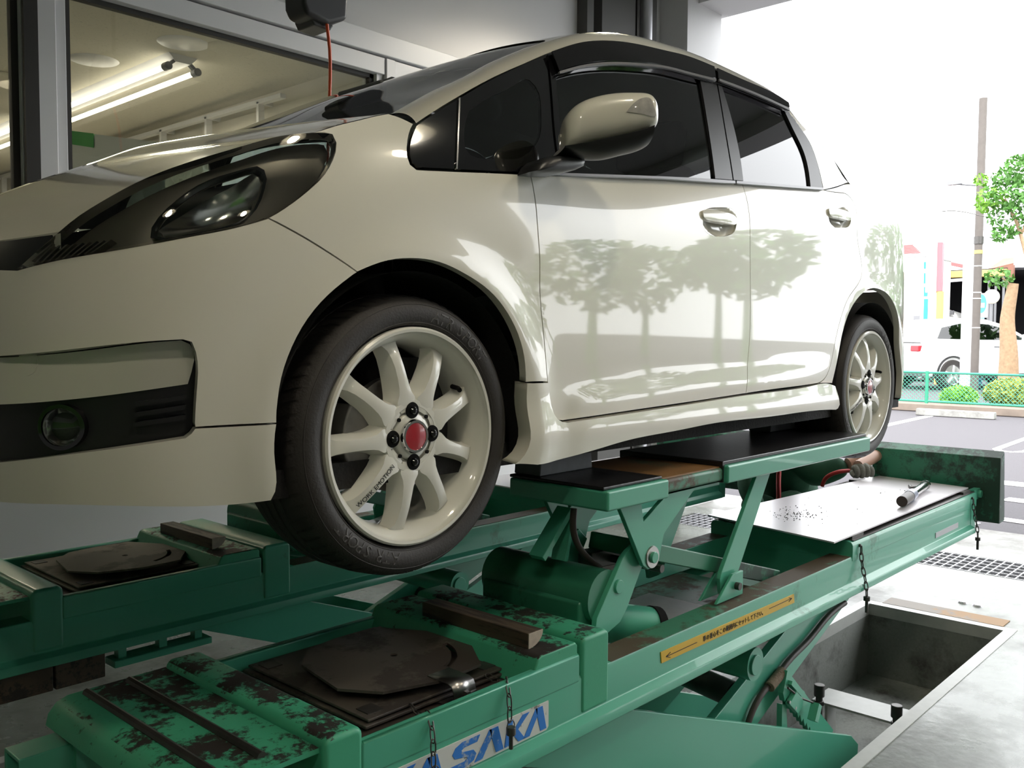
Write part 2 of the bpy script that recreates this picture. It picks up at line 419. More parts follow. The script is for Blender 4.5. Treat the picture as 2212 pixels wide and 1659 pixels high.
def mirror_mesh_obj(o, parent):
    me = o.data.copy(); 
    for v in me.vertices: v.co.y = -v.co.y + 2*(YC-CAR_ORG[1])
    me.flip_normals(); q = link(o.name.split('.')[0], me, parent)
    for md in o.modifiers:
        if md.type == 'BEVEL':
            b = q.modifiers.new('bevel', 'BEVEL'); b.width = md.width; b.segments = md.segments; b.limit_method = 'ANGLE'; b.angle_limit = md.angle_limit
    return q

car = empty('car', CAR_ORG, 'pearl white five-door hatchback raised on the green lift', 'car')
PEARL = M['pearl']

# ---- picture outlines
ARCH_F = [(599,887),(608,822),(629,757),(664,692),(708,640),(772,588),(829,566),(890,559),(951,568),(1003,592),(1059,631),(1094,674),(1120,727),(1133,783),(1135,826)]
i_gap = 5
LAMP_TOP = [(131,500),(169,469),(216,439),(280,403),(354,370),(439,341),(523,316),(591,297),(642,289),(675,287)]
LAMP_BACK = [(675,287),(705,288),(720,293),(726,310),(722,334),(706,368),(672,405),(625,442),(580,471)]
LAMP_BOT = [(580,471),(516,489),(405,511),(304,530),(216,545),(135,559),(38,583)]
LAMP_TIP = [(38,583),(85,540),(131,500)]
lamp_poly = outline(SIDE, LAMP_TOP, LAMP_BACK, LAMP_BOT, LAMP_TIP)

# ---- front bumper
_b0 = SIDE.hit(0, 1086); _r0 = SIDE.hit(0, 997); _r1 = SIDE.hit(0, 874); _r2 = SIDE.hit(60, 766)
REC_TOP = [('s',.10,_r2[1]),(60,766),(202,751),(323,739),(395,735)]
REC_R = [(395,735),(413,740),(420,757),(423,844),(419,915),(414,934),(400,945)]
REC_BOT = [(400,945),(242,968),(40,993),(0,997),('s',.10,_r0[1]-.004)]
rec = outline(SIDE, REC_TOP, REC_R, REC_BOT, [('s',.10,_r0[1]-.004),('s',.10,_r2[1])])
BUMP_GAP = [(580,471),(640,503),(700,539),(740,565),(772,588)]
upper = outline(SIDE, [('s',0,1.63),('s',.18,1.63),('s',.3,1.625),(38,583)], LAMP_BOT[::-1], BUMP_GAP,
                ARCH_F[:6][::-1], [(599,887),(598,914)], [(598,914),(500,919),(421,923.5)], REC_R[::-1][2:-1],  REC_TOP[::-1], [('s',.10,_r2[1]),('s',0,_r2[1])])
bump = panel('front_bumper', SIDE, upper, PEARL, car, lip=.03)
low = outline(SIDE, [('s',0,_r0[1]-.004),('s',.10,_r0[1]-.004)], REC_BOT[::-1], [(400,945),(414,934),(421,924.5)], [(421,924.5),(500,920),(598,915)],
              [(598,915),(594,977),(597,1010),(599,1040),(594,1068),(586,1082)], [(586,1082),(541,1088),(363,1096),(200,1093),(0,1086),('s',.2,_b0[1]+.004),('s',0,_b0[1]+.004)])
lipo = panel('bumper_lip', SIDE, low, PEARL, car, lip=.03)
recw = outline(SIDE, REC_TOP, [(395,735),(413,742),(411,832)], [(411,832),(202,858),(0,874),('s',.10,_r1[1])])
panel('bumper_duct_panel', SIDE, recw, PEARL, bump, off=lambda a, b: -.004-.032*sstep(.45, .80, a), gap=0, lip=.02)
recb = outline(SIDE, [('s',.10,_r1[1]),(0,874),(202,858),(411,832)], [(411,832),(412,741)], [(412,741),(420,760),(423,844),(419,915),(413,934),(400,945)], REC_BOT)
duct = panel('bumper_duct_grille', SIDE, recb, M['black_trim'], car, off=-.04, gap=-.004, lip=0)
for k in range(3):      # louvres at the outer end of the duct
    yy = 858+k*22
    lv = outline(SIDE, [(285,yy+14),(405,yy-3)], [(405,yy-3),(405,yy+7)], [(405,yy+7),(285,yy+24)])
    panel('louvre', SIDE, lv, M['black_trim'], duct, off=-.022, gap=0, lip=.02, step=.02)
fa, fb_ = SIDE.hit(106, 927); TT = np.linspace(0, 2*math.pi, 33)[:-1]
fogp = np.stack([fa+.040*np.cos(TT), fb_+.034*np.sin(TT)], 1)
panel('fog_bezel', SIDE, np.stack([fa+.048*np.cos(TT), fb_+.041*np.sin(TT)], 1), M['gloss_black'], duct, off=-.026, gap=0, lip=.03, holes=[fogp])
fog = panel('fog_lamp', SIDE, fogp, M['lamp_lens'], car, off=lambda a, b: -.018-.010*np.clip(((a-fa)/.040)**2+((b-fb_)/.034)**2, 0, 1), gap=0, lip=0, step=.01, label='round clear fog lamp')
panel('fog_reflector', SIDE, fogp*1.0, M['reflector'], fog, off=lambda a, b: -.03-.025*(1-np.clip(((a-fa)/.040)**2+((b-fb_)/.034)**2, 0, 1)), gap=0, lip=0, step=.01)
# tow-eye cover: a thin ring seam
ta, tb = SIDE.hit(38, 784)
panel('tow_eye_cover', SIDE, np.stack([ta+.022*np.cos(TT), tb+.022*np.sin(TT)], 1), PEARL, bump, off=lambda a, b: -.0032-.032*sstep(.45, .80, a), gap=0, lip=.003, step=.015)
# grille between the headlamps
gr = outline(SIDE, [('s',0,1.632),('s',.18,1.632),('s',.3,1.627),(38,583)], LAMP_TIP, [(131,500),(60,508),(0,516),('s',.3,1.685),('s',.12,1.69),('s',0,1.69)])
grl = panel('grille', SIDE, gr, M['black_trim'], car, off=-.012, gap=-.002, lip=0)
for k in range(3):
    zz = 1.642+k*.015
    panel('grille_bar', SIDE, dens([(0.0,zz),(.33-k*.02,zz),(.33-k*.02,zz+.006),(0.0,zz+.006)], .02), M['gloss_black'], grl, off=-.002, gap=0, lip=.01, step=.05)

# ---- headlamp
lens = panel('headlamp', SIDE, lamp_poly, M['lamp_lens'], car, off=.003, gap=.002, lip=.02, label='smoked wrap-round headlamp with clear lens')
panel('lamp_bezel', SIDE, lamp_poly, M['lamp_dark'], lens, off=lambda a, b: -.010-.030*sstep(.0, .05, 1.0-a*0)*1.0, gap=-.002, lip=0,
      holes=[outline(SIDE, [(330,478),(345,455),(375,425),(420,392),(480,368),(530,355),(560,352),(575,370),(572,400),(560,435),(535,465),(500,480),(450,492),(400,500),(345,506),(325,495),(330,478)])])
ra, rb = SIDE.hit(470, 430)
refp = outline(SIDE, [(330,478),(345,455),(375,425),(420,392),(480,368),(530,355),(560,352),(575,370),(572,400),(560,435),(535,465),(500,480),(450,492),(400,500),(345,506),(325,495),(330,478)])
panel('lamp_reflector', SIDE, refp, M['reflector'], lens, off=lambda a, b: -.040-.06*np.clip(1-((a-ra)/.13)**2-((b-rb)/.09)**2, 0, 1), gap=-.002, lip=0, step=.015)
rc0 = refp.mean(0); panel('lamp_trim', SIDE, rc0+(refp-rc0)*1.07, M['gloss_black'], lens, off=-.022, gap=0, lip=.02, holes=[refp], step=.02)
for k in range(9):      # ribs of the indicator at the inner end
    q0 = at_ = None
    x0 = 62+k*16; y0 = 568-k*3.2
    rb_ = outline(SIDE, [(x0,y0),(x0+40,y0-40+k*1.5)], [(x0+40,y0-40+k*1.5),(x0+46,y0-41+k*1.5)], [(x0+46,y0-41+k*1.5),(x0+6,y0-1)])
    panel('indicator_rib', SIDE, rb_, M['lamp_dark'], lens, off=-.008, gap=0, lip=.02, step=.05)
edge = outline(SIDE, LAMP_TOP[-2:], LAMP_BACK, LAMP_BOT)

# ---- front fender
HOODGAP = [(675,287),(705,277),(739,267),(777,258),(810,250),(838,245)]
fend = outline(SIDE, HOODGAP, [(838,245),(870,256),(893,268)], [(893,268),(886,284),(880,315),(880,336),(887,356),(900,366)], [(900,366),(985,370),(1085,374),(1146,377.5)],
               [(1146,377.5),(1157,439),(1162,500),(1166,560),(1166,620),(1174,720),(1181,800),(1183,825)], [(1183,825),(1160,825),(1135,826)], ARCH_F[5:][::-1], BUMP_GAP[::-1], LAMP_BACK[::-1])
panel('front_fender', SIDE, fend, PEARL, car, lip=.025)

# ---- doors
DOOR_BOT = [(1215,909),(1342,890.5),(1491,868.5),(1611,850)]
FD_FRONT = [(1183,825),(1186,865),(1189,892),(1200,906),(1215,909)]
BGAP = [(1603,397),(1613,430),(1620,486),(1621,620),(1617,760),(1611,850)]
fd = outline(SIDE, [(1146,377.5),(1157,439),(1162,500),(1166,560),(1166,620),(1174,720),(1181,800),(1183,825)], FD_FRONT, DOOR_BOT, BGAP[::-1], [(1603,397),(1560,395),(1440,388),(1300,383),(1146,377.5)])
hp = [outline(SIDE, [(1519,478),(1519,462),(1528,452),(1550,449),(1575,450),(1588,458),(1591,480),(1587,498),(1572,508),(1550,510),(1530,504),(1520,492),(1519,478)], step=.008)]
hr = [outline(SIDE, [(1790,468),(1790,456),(1796,451),(1815,450),(1832,453),(1838,470),(1836,484),(1824,491),(1806,491),(1794,484),(1790,468)], step=.008)]
fdo = panel('front_door', SIDE, fd, PEARL, car, lip=.02, holes=hp)
RD_REAR = [(1777,410),(1812,416),(1838,428),(1848,447),(1851,480),(1853,523),(1860,562),(1862,590),(1852,616),(1833,643),(1817,685),(1804,738),(1793,792),(1781,818),(1766,828)]
rd = outline(SIDE, [(1603,397),(1700,404),(1777,410)], RD_REAR, [(1766,828),(1752,830.5),(1680,840),(1611,850)], BGAP[::-1])
rdo = panel('rear_door', SIDE, rd, PEARL, car, lip=.02, holes=hr)
def handle(hole, dr, c0, c1, cy):
    hc = hole.mean(0); sz = hole.max(0)-hole.min(0)
    panel('handle_cup', SIDE, hole, PEARL, dr, off=lambda a, b: -.020*np.clip(1.25-((a-hc[0])/(sz[0]*.5))**2-((b-hc[1])/(sz[1]*.5))**2, 0, 1), gap=-.001, lip=0, step=.008)
    a0, a1 = hole[:,0].min()-.004, hole[:,0].max()-.012; zc = hc[1]+.010; hh = .018
    T = np.linspace(0, 2*math.pi, 41)[:-1]
    ca, ra_ = (a0+a1)/2, (a1-a0)/2
    pl = np.stack([ca+ra_*np.sign(np.cos(T))*np.abs(np.cos(T))**.5, zc+hh*np.sign(np.sin(T))*np.abs(np.sin(T))**.6], 1)
    panel('door_handle', SIDE, pl, PEARL, dr, off=lambda a, b: .007+.005*np.clip(1-((a-ca)/ra_)**2, 0, 1)-.003*((b-zc)/hh)**2, gap=0, lip=.016, step=.008)
handle(hp[0], fdo, 0, 0, 0); handle(hr[0], rdo, 0, 0, 0)

# ---- rear quarter, bumper and tail
ARCH_R = [(1798,826),(1809,778),(1820,720),(1836,672),(1852,646),(1868,630),(1886,623),(1902,626),(1921,640),(1934,664),(1941,691),(1942,736),(1945,775),(1948,806)]
_rq = SIDE.hit(1948, 806)
quart = outline(SIDE, RD_REAR, [(1766,828),(1798,828)], ARCH_R, [tuple(['s', *_rq]), ('s',_rq[0]+.02,1.23)], [('s',_rq[0]+.02,1.23),('s',UE,1.23)], [('s',UE,1.23),('s',UE,1.72)], [('s',UE,1.72),('s',4.48,1.72)],
               [('s',4.48,1.72),('s',4.36,1.98)], [('s',4.36,1.98),('s',4.20,2.05)], [('s',4.20,2.05),(1835,392)], [(1835,392),(1800,406),(1777,410)])
panel('rear_quarter', SIDE, quart, PEARL, car, lip=.025, step=.04)
tl = dens([(4.49,1.725),(4.72,1.725),(4.70,2.04),(4.37,1.985)], .03)
panel('tail_lamp', SIDE, tl, mat('tail_lamp_red', (.35,.01,.012), rough=.1, coat=.5), car, lip=.02)
panel('tailgate', SIDE, dens([(4.725,1.725),(UE,1.725),(UE,2.06),(4.705,2.04)], .04), PEARL, car, lip=.02)

# ---- side skirt (stands proud of the doors)
SK_BOT = [(1147,1001),(1200,988),(1342,949),(1440,930),(1528,913),(1640,900),(1790,884),(1799,880),(1803,872)]
skirt = outline(SIDE, [(1136,827),(1160,826),(1181,826)], [(1181,826),(1186,866),(1189,893),(1200,907),(1215,910)], [(1215,910),(1342,892),(1491,870),(1611,851.5),(1752,832),(1790,829),(1799,833)], [(1799,833),(1801,850),(1803,872)], SK_BOT[::-1],
                [(1147,1001),(1098,999)], [(1098,999),(1118,982),(1131,957),(1134,900),(1136,827)])
_za = lambda a, b: .004+.020*sstep(1.36, 1.28, b)-.02*sstep(1.17, 1.10, b)
panel('side_skirt', SIDE, skirt, PEARL, car, off=lambda a, b: .004+.018*(1-sstep(1.25, 1.36, b)), lip=.05)

# ---- inner body behind the gaps
inn = outline(SIDE, [(700,300),(777,268),(838,255),(880,290),(880,340),(900,372),(1146,384)], [(1146,384),(1440,394),(1603,403),(1777,416)], RD_REAR, [(1766,828),(1752,836),(1611,856),(1491,874),(1342,896),(1215,915)], [(1215,915),(1150,900),(1140,826)], ARCH_F[5:][::-1], [(772,588),(740,560),(640,495),(600,470)], [(600,470),(690,400),(735,310)])
panel('inner_body', SIDE, inn, M['gap'], car, off=-.014, gap=.004, lip=0, step=.05, holes=hp+hr)

# ---- greenhouse: glass and black frames
DRIP = [(899,266),(936,241),(994,206),(1071,164),(1130,138),(1183,115),(1240,98),(1308,91),(1375,98),(1440,112),(1475,120),(1549,149),(1624,183),(1684,213),(1699,225)]
qw = outline(GLASS, [(901,270),(891,297),(887,334),(893,352),(906,361)], [(906,361),(946,363),(986,364.6)], [(986,364.6),(989,290),(992,212)], [(992,212),(936,245),(901,270)])
panel('corner_panel', GLASS, qw, M['gloss_black'], car, off=-.003, gap=.001, lip=.01)
qin = outline(GLASS, [(1015,240),(1060,210),(1120,178),(1145,172),(1158,185),(1170,240),(1168,290),(1150,322),(1120,341),(1080,341),(1030,338),(1010,325),(1005,300),(1008,262),(1015,240)])
qo = outline(GLASS, [(993,211),(1071,166),(1130,139),(1181,118)], [(1181,118),(1190,200),(1197,290),(1203,338)], [(1203,338),(1180,345),(1160,358),(1146,371)], [(1146,371),(1100,370),(987,365)], [(987,365),(990,290),(993,211)])
qf = panel('quarter_frame', GLASS, qo, M['gloss_black'], car, off=-.003, gap=.001, lip=.01, holes=[qin])
panel('quarter_glass', GLASS, qin, M['side_glass'], car, off=-.004, gap=-.003, lip=0)
dv = outline(GLASS, [(991,211),(988,290),(985,365)], [(985,365),(988,365)], [(988,365),(991,290),(994,211)])
panel('divider', GLASS, dv, M['chrome'], qf, off=.001, gap=0, lip=.005)
FG = outline(GLASS, [(1200,166),(1240,150),(1308,142),(1375,144),(1440,152),(1475,161),(1514,173)], [(1514,173),(1530,270),(1546,384)], [(1546,384),(1440,381),(1300,376),(1220,374)], [(1220,374),(1212,300),(1206,230),(1200,166)])
panel('front_door_glass', GLASS, FG, M['side_glass'], car, off=-.008, gap=-.004, lip=0)
RG = outline(GLASS, [(1557,186),(1624,213),(1694,242)], [(1694,242),(1717,285),(1736,325),(1752,403)], [(1752,403),(1680,399),(1604,393)], [(1604,393),(1594,321),(1577,250),(1557,186)])
panel('rear_door_glass', GLASS, RG, M['privacy_glass'], car, off=-.008, gap=-.004, lip=0)
def frame_strip(name, par, *segs, m=None, off=0.0, lip=.012, gap=.0008):
    return panel(name, GLASS, outline(GLASS, *segs), m or M['black_trim'], par, off=off, gap=gap, lip=lip)
frame_strip('window_sash', car, [(1183,116),(1192,200),(1199,290),(1205,338)], [(1205,338),(1205,372)], [(1205,372),(1222,374)], [(1222,374),(1214,300),(1207,230),(1201,165)], [(1201,165),(1200,118)], m=M['gloss_black'])
frame_strip('pillar_cover', car, [(1512,172),(1529,270),(1545,386)], [(1545,386),(1583,389)], [(1583,389),(1567,290),(1548,180)], [(1548,180),(1530,172),(1512,166)])
frame_strip('pillar_cover', car, [(1550,180),(1569,290),(1585,389)], [(1585,389),(1606,391)], [(1606,391),(1596,321),(1579,250),(1559,184)], m=M['black_trim'])
frame_strip('rear_sash', car, [(1690,230),(1716,285),(1735,325),(1751,405)], [(1751,405),(1778,409)], [(1778,409),(1765,350),(1748,306),(1725,270),(1700,234)])
frame_strip('upper_frame', car, [(1183,117),(1240,99),(1308,92),(1375,99),(1440,113),(1475,121),(1549,150),(1624,184),(1684,214),(1699,226)], [(1699,226),(1699,244)], [(1699,244),(1624,214),(1555,186),(1475,164),(1440,155),(1375,147),(1308,145),(1240,153),(1199,168)], m=M['gloss_black'])
mo = [outline(GLASS, [(1150,372),(1300,377),(1440,382),(1561,389),(1586,391)], [(1586,391),(1587,397)], [(1587,397),(1561,396),(1440,388),(1300,383),(1150,378)]),
      outline(GLASS, [(1589,391),(1680,398),(1776,406)], [(1776,406),(1777,411)], [(1777,411),(1680,404),(1589,397)])]
for q in mo: panel('belt_moulding', GLASS, q, M['grey_trim'], car, off=.004, gap=.0005, lip=.01)
# rain visors: smoked strips that stand off the glass
vf = outline(GLASS, [(1184,117),(1240,99),(1308,92),(1375,99),(1440,113),(1475,121),(1540,146)], [(1540,146),(1541,173)], [(1541,173),(1475,157),(1440,148),(1375,140),(1308,138),(1240,147),(1200,159)])
vr = outline(GLASS, [(1546,149),(1624,184),(1684,214),(1699,225)], [(1699,225),(1700,236)], [(1700,236),(1624,202),(1546,173)])
for q in (vf, vr):
    v = panel('rain_visor', GLASS, q, M['visor'], car, off=lambda a, b: .001+.013*np.clip((2.44+rise(a)*.2-b)/.16, 0, 1), gap=.001, lip=.004)
for pts in ([(1201,160),(1240,149),(1308,140),(1375,142),(1440,150),(1475,159),(1540,175)], [(1547,175),(1624,204),(1699,238)]):
    q = outline(GLASS, pts, [pts[-1], (pts[-1][0], pts[-1][1]+5)], [(a, b+5) for a, b in pts][::-1])
    panel('visor_edge', GLASS, q, M['grey_trim'], car, off=.014, gap=0, lip=.006)
# D pillar and rear quarter window
dp = outline(GLASS, [(1700,232),(1725,262),(1762,300),(1801,345)], [(1801,345),(1822,382),(1832,394)], [(1832,394),(1802,405),(1779,410)], [(1779,410),(1765,350),(1748,306),(1725,272),(1700,238)])
panel('rear_pillar', GLASS, dp, PEARL, car, off=0, lip=.015)
# ---- roof rail, roof, windshield, hood (lofted between edge lines and the centreline)
def on_side(p): return S_side(*SIDE.hit(*p))
def on_glass(p): return S_glass(*GLASS.hit(*p))
drip3 = [on_glass(p) for p in DRIP]
KP = [((845,246),1.60),((889,221),1.615),((937,195),1.63),((1004,164),1.645),((1054,137),1.66),((1100,117),1.67),((1139,101),1.68),((1180,88),1.69),
      ((1230,75),1.70),((1274,70),1.705),((1340,73),1.705),((1400,86),1.705),((1497,120),1.70),((1587,158),1.695),((1661,196),1.69),((1699,222),1.69)]
K3 = [at(*p, Y=y) for p, y in KP]
nR = 60
A_ = smooth_line(drip3, nR); B_ = smooth_line(K3, nR)
def loft(A, B, n, bulge=.0, bdir=None):
    P = np.zeros((len(A), n, 3)); t = np.linspace(0, 1, n)
    for j in range(n):
        P[:, j] = A*(1-t[j])+B*t[j]
    if bulge:
        P += (4*t*(1-t))[None,:,None]*bulge*np.asarray(bdir)
    return P
def sym(name, P, m, parent=car, mirror=True):
    for q in (P, P*[1,-1,1]+[0,2*YC,0]):
        mb = cb(); mb.grid(q); ob = mb.build(name, m, parent, smooth=60, fix=True)
    return ob
rail = sym('roof_rail', loft(A_, B_, 9, .012, np.array([0,-.75,.65])), PEARL)
def half_crown(edge, centre, n=14, p=1.8):
    """edge line -> centreline with a crown that flattens to the middle"""
    t = np.linspace(0, 1, n); P = np.zeros((len(edge), n, 3))
    for j, s in enumerate(t):
        P[:, j, 0] = edge[:,0]*(1-s**1.5)+centre[:,0]*s**1.5
        P[:, j, 1] = edge[:,1]*(1-s)+centre[:,1]*s
        P[:, j, 2] = edge[:,2]+(centre[:,2]-edge[:,2])*(1-(1-s)**p)
    return P
def full(P): return np.concatenate([P, (P*[1,-1,1]+[0,2*YC,0])[:, ::-1][:, 1:]], 1)
# windshield
iw = int(np.argmin(np.linalg.norm(B_-K3[7], axis=1)))
we = smooth_line(B_[:iw+1], 30)
wc = smooth_line([(1.17,YC,1.985),(1.5,YC,2.125),(1.75,YC,2.243),(2.0,YC,2.343),(2.12,YC,2.38)], 30)
mb = cb(); mb.grid(full(half_crown(we, wc, 14, 1.7))); wsh = mb.build('windshield', M['wind_glass'], car, smooth=60)
# black band of the windshield
P = half_crown(we, wc, 40, 1.7); nn = P.copy(); nn[...,2] -= .006
mb = cb(); mb.grid(full(nn[:3, :])); mb.build('cowl_band', M['gap'], wsh)
# roof
rc = smooth_line([(2.12,YC,2.383),(2.4,YC,2.47),(2.7,YC,2.53),(3.1,YC,2.56),(3.5,YC,2.52),(3.85,YC,2.45),(4.15,YC,2.37)], 40)
redge = smooth_line(np.concatenate([B_[iw:], [[3.75,1.72,2.36],[4.08,1.78,2.27]]]), 40)
mb = cb(); mb.grid(full(half_crown(redge, rc, 16, 1.7))); roof = mb.build('roof', PEARL, car, smooth=60)
mb = cb(); tr = [p+np.array([0,0,.001]) for p in full(half_crown(redge, rc, 16, 1.7))[0]]; mb.tube(tr, .002, 6); mb.build('roof_moulding', M['gap'], roof)
# tailgate glass and spoiler
te = smooth_line([(4.08,1.78,2.27),(4.18,1.72,2.15),(4.24,1.66,2.03)], 10); tc = smooth_line([(4.15,YC,2.37),(4.28,YC,2.2),(4.36,YC,2.04)], 10)
mb = cb(); mb.grid(full(half_crown(te, tc, 10, 2))); mb.build('rear_window', M['privacy_glass'], car)
# D pillar filler from side glass to the tailgate
dpl = [S_glass(*GLASS.hit(*p)) for p in [(1699,228),(1725,262),(1762,300),(1801,345),(1832,392)]]
D1 = smooth_line(dpl, 14); D2 = smooth_line([redge[-14], redge[-7], (4.08,1.78,2.27), (4.18,1.72,2.15), (4.24,1.66,2.03)], 14)
sym('rear_corner', loft(D1, D2, 6, .02, np.array([.3,-.7,.3])), PEARL)
# hood
he = [on_side(p) for p in LAMP_TOP+HOODGAP[1:]]
he = smooth_line(he, 44)
hc = smooth_line([(.555,YC,1.675),(.60,YC,1.715),(.70,YC,1.785),(.85,YC,1.865),(1.0,YC,1.935),(1.12,YC,1.99),(1.17,YC,2.005)], 44)
HP = half_crown(he, hc, 18, 1.7)
mb = cb(); mb.grid(full(HP)); hood = mb.build('hood', PEARL, car, smooth=60)
lp = HP[0]; mb = cb(); mb.grid(np.stack([full(HP)[0], full(HP)[0]-[0,0,.03]])); mb.build('hood_lip', PEARL, hood)
# pillar base between hood gap, windshield corner and fender
pb = [on_side((838,245)), on_side((870,256)), on_side((893,268))]
mb = cb(); 
# floor pan and inner volume (dark)
mb = cb(); mb.box(.95, 4.25, 1.50, 2*YC-1.50, 1.185, 1.24); mb.box(.66,.95,1.75,2*YC-1.75,1.20,1.45); mb.build('floor_pan', M['liner'], car)
mb = cb(); mb.box(.75, 1.25, 1.72, 2*YC-1.72, 1.24, 1.70); mb.build('engine_bay', M['gap'], car)
def liner(hx, hz, name):
    R = .350
    for s in (0, 1):
        mb = cb()
        y0, y1 = (1.455, 1.75) if not s else (2*YC-1.455, 2*YC-1.75)
        prof = [(R, y0), (R, y1), (.02, y1)]
        mb.lathe([(r, h) for r, h in prof], (hx, 0, hz), 'y', 40, a0=-.20, a1=math.pi+.20)
        mb.build(name, M['liner'], car, fix=False)
liner(*HUBF, 'wheel_liner'); liner(*HUBR, 'wheel_liner')
# interior
mb = cb(); mb.box(1.35,1.62,1.62,2*YC-1.62,1.72,1.93); mb.build('dashboard', M['interior_grey'], car, bevel=.05, seg=3)
mb = cb(); mb.prism([(1.3,1.2),(4.2,1.2),(4.2,1.6),(3.2,1.6),(3.0,1.45),(1.3,1.45)], 'y', 1.56, 2*YC-1.56); mb.build('cabin_floor', M['interior'], car)
for sy in (1.97, 2*YC-1.97):
    mb = cb(); mb.prism([(2.15,1.45),(2.62,1.45),(2.66,1.58),(2.20,1.64),(2.12,1.58)], 'y', sy-.24, sy+.24)
    mb.prism([(2.56,1.52),(2.70,1.50),(2.92,2.08),(2.84,2.12),(2.76,2.08)], 'y', sy-.23, sy+.23)
    st = mb.build('seat', M['interior'], car, bevel=.04, seg=3)
    mb = cb(); mb.prism([(2.85,2.13),(2.95,2.12),(2.99,2.28),(2.93,2.31),(2.88,2.28)], 'y', sy-.13, sy+.13); mb.build('headrest', M['interior'], st, bevel=.03, seg=3)
mb = cb(); mb.prism([(3.35,1.55),(3.85,1.55),(4.0,2.05),(3.85,2.05)], 'y', 1.65, 2*YC-1.65); mb.build('rear_bench', M['interior'], car, bevel=.04)
sw = np.array([1.85, 2*YC-1.97, 1.90]); T = np.linspace(0, 2*math.pi, 33)
mb = cb(); mb.tube([sw+np.array([.09*math.sin(t)*1.0*.35, .18*math.cos(t), .17*math.sin(t)]) for t in T], .014, 8); mb.cyl(sw, sw+[-.3,0,-.1], .03); mb.bar(sw+[0,-.17,0], sw+[0,.17,0], .04, .03); mb.build('steering_wheel', M['interior_grey'], car)
mb = cb(); mb.box(1.80,1.83,YC-.11,YC+.11,2.22,2.28); mb.bar((1.83,YC,2.27),(1.95,YC,2.33),.02,.02); mb.build('rear_view_mirror', M['interior_grey'], car, bevel=.012)
mb = cb(); mb.grid(np.array([[[1.47,1.66,1.945],[1.47,1.80,1.945]],[[1.50,1.66,2.02],[1.50,1.80,2.02]]])); mb.build('paper_slip', M['paper'], car)

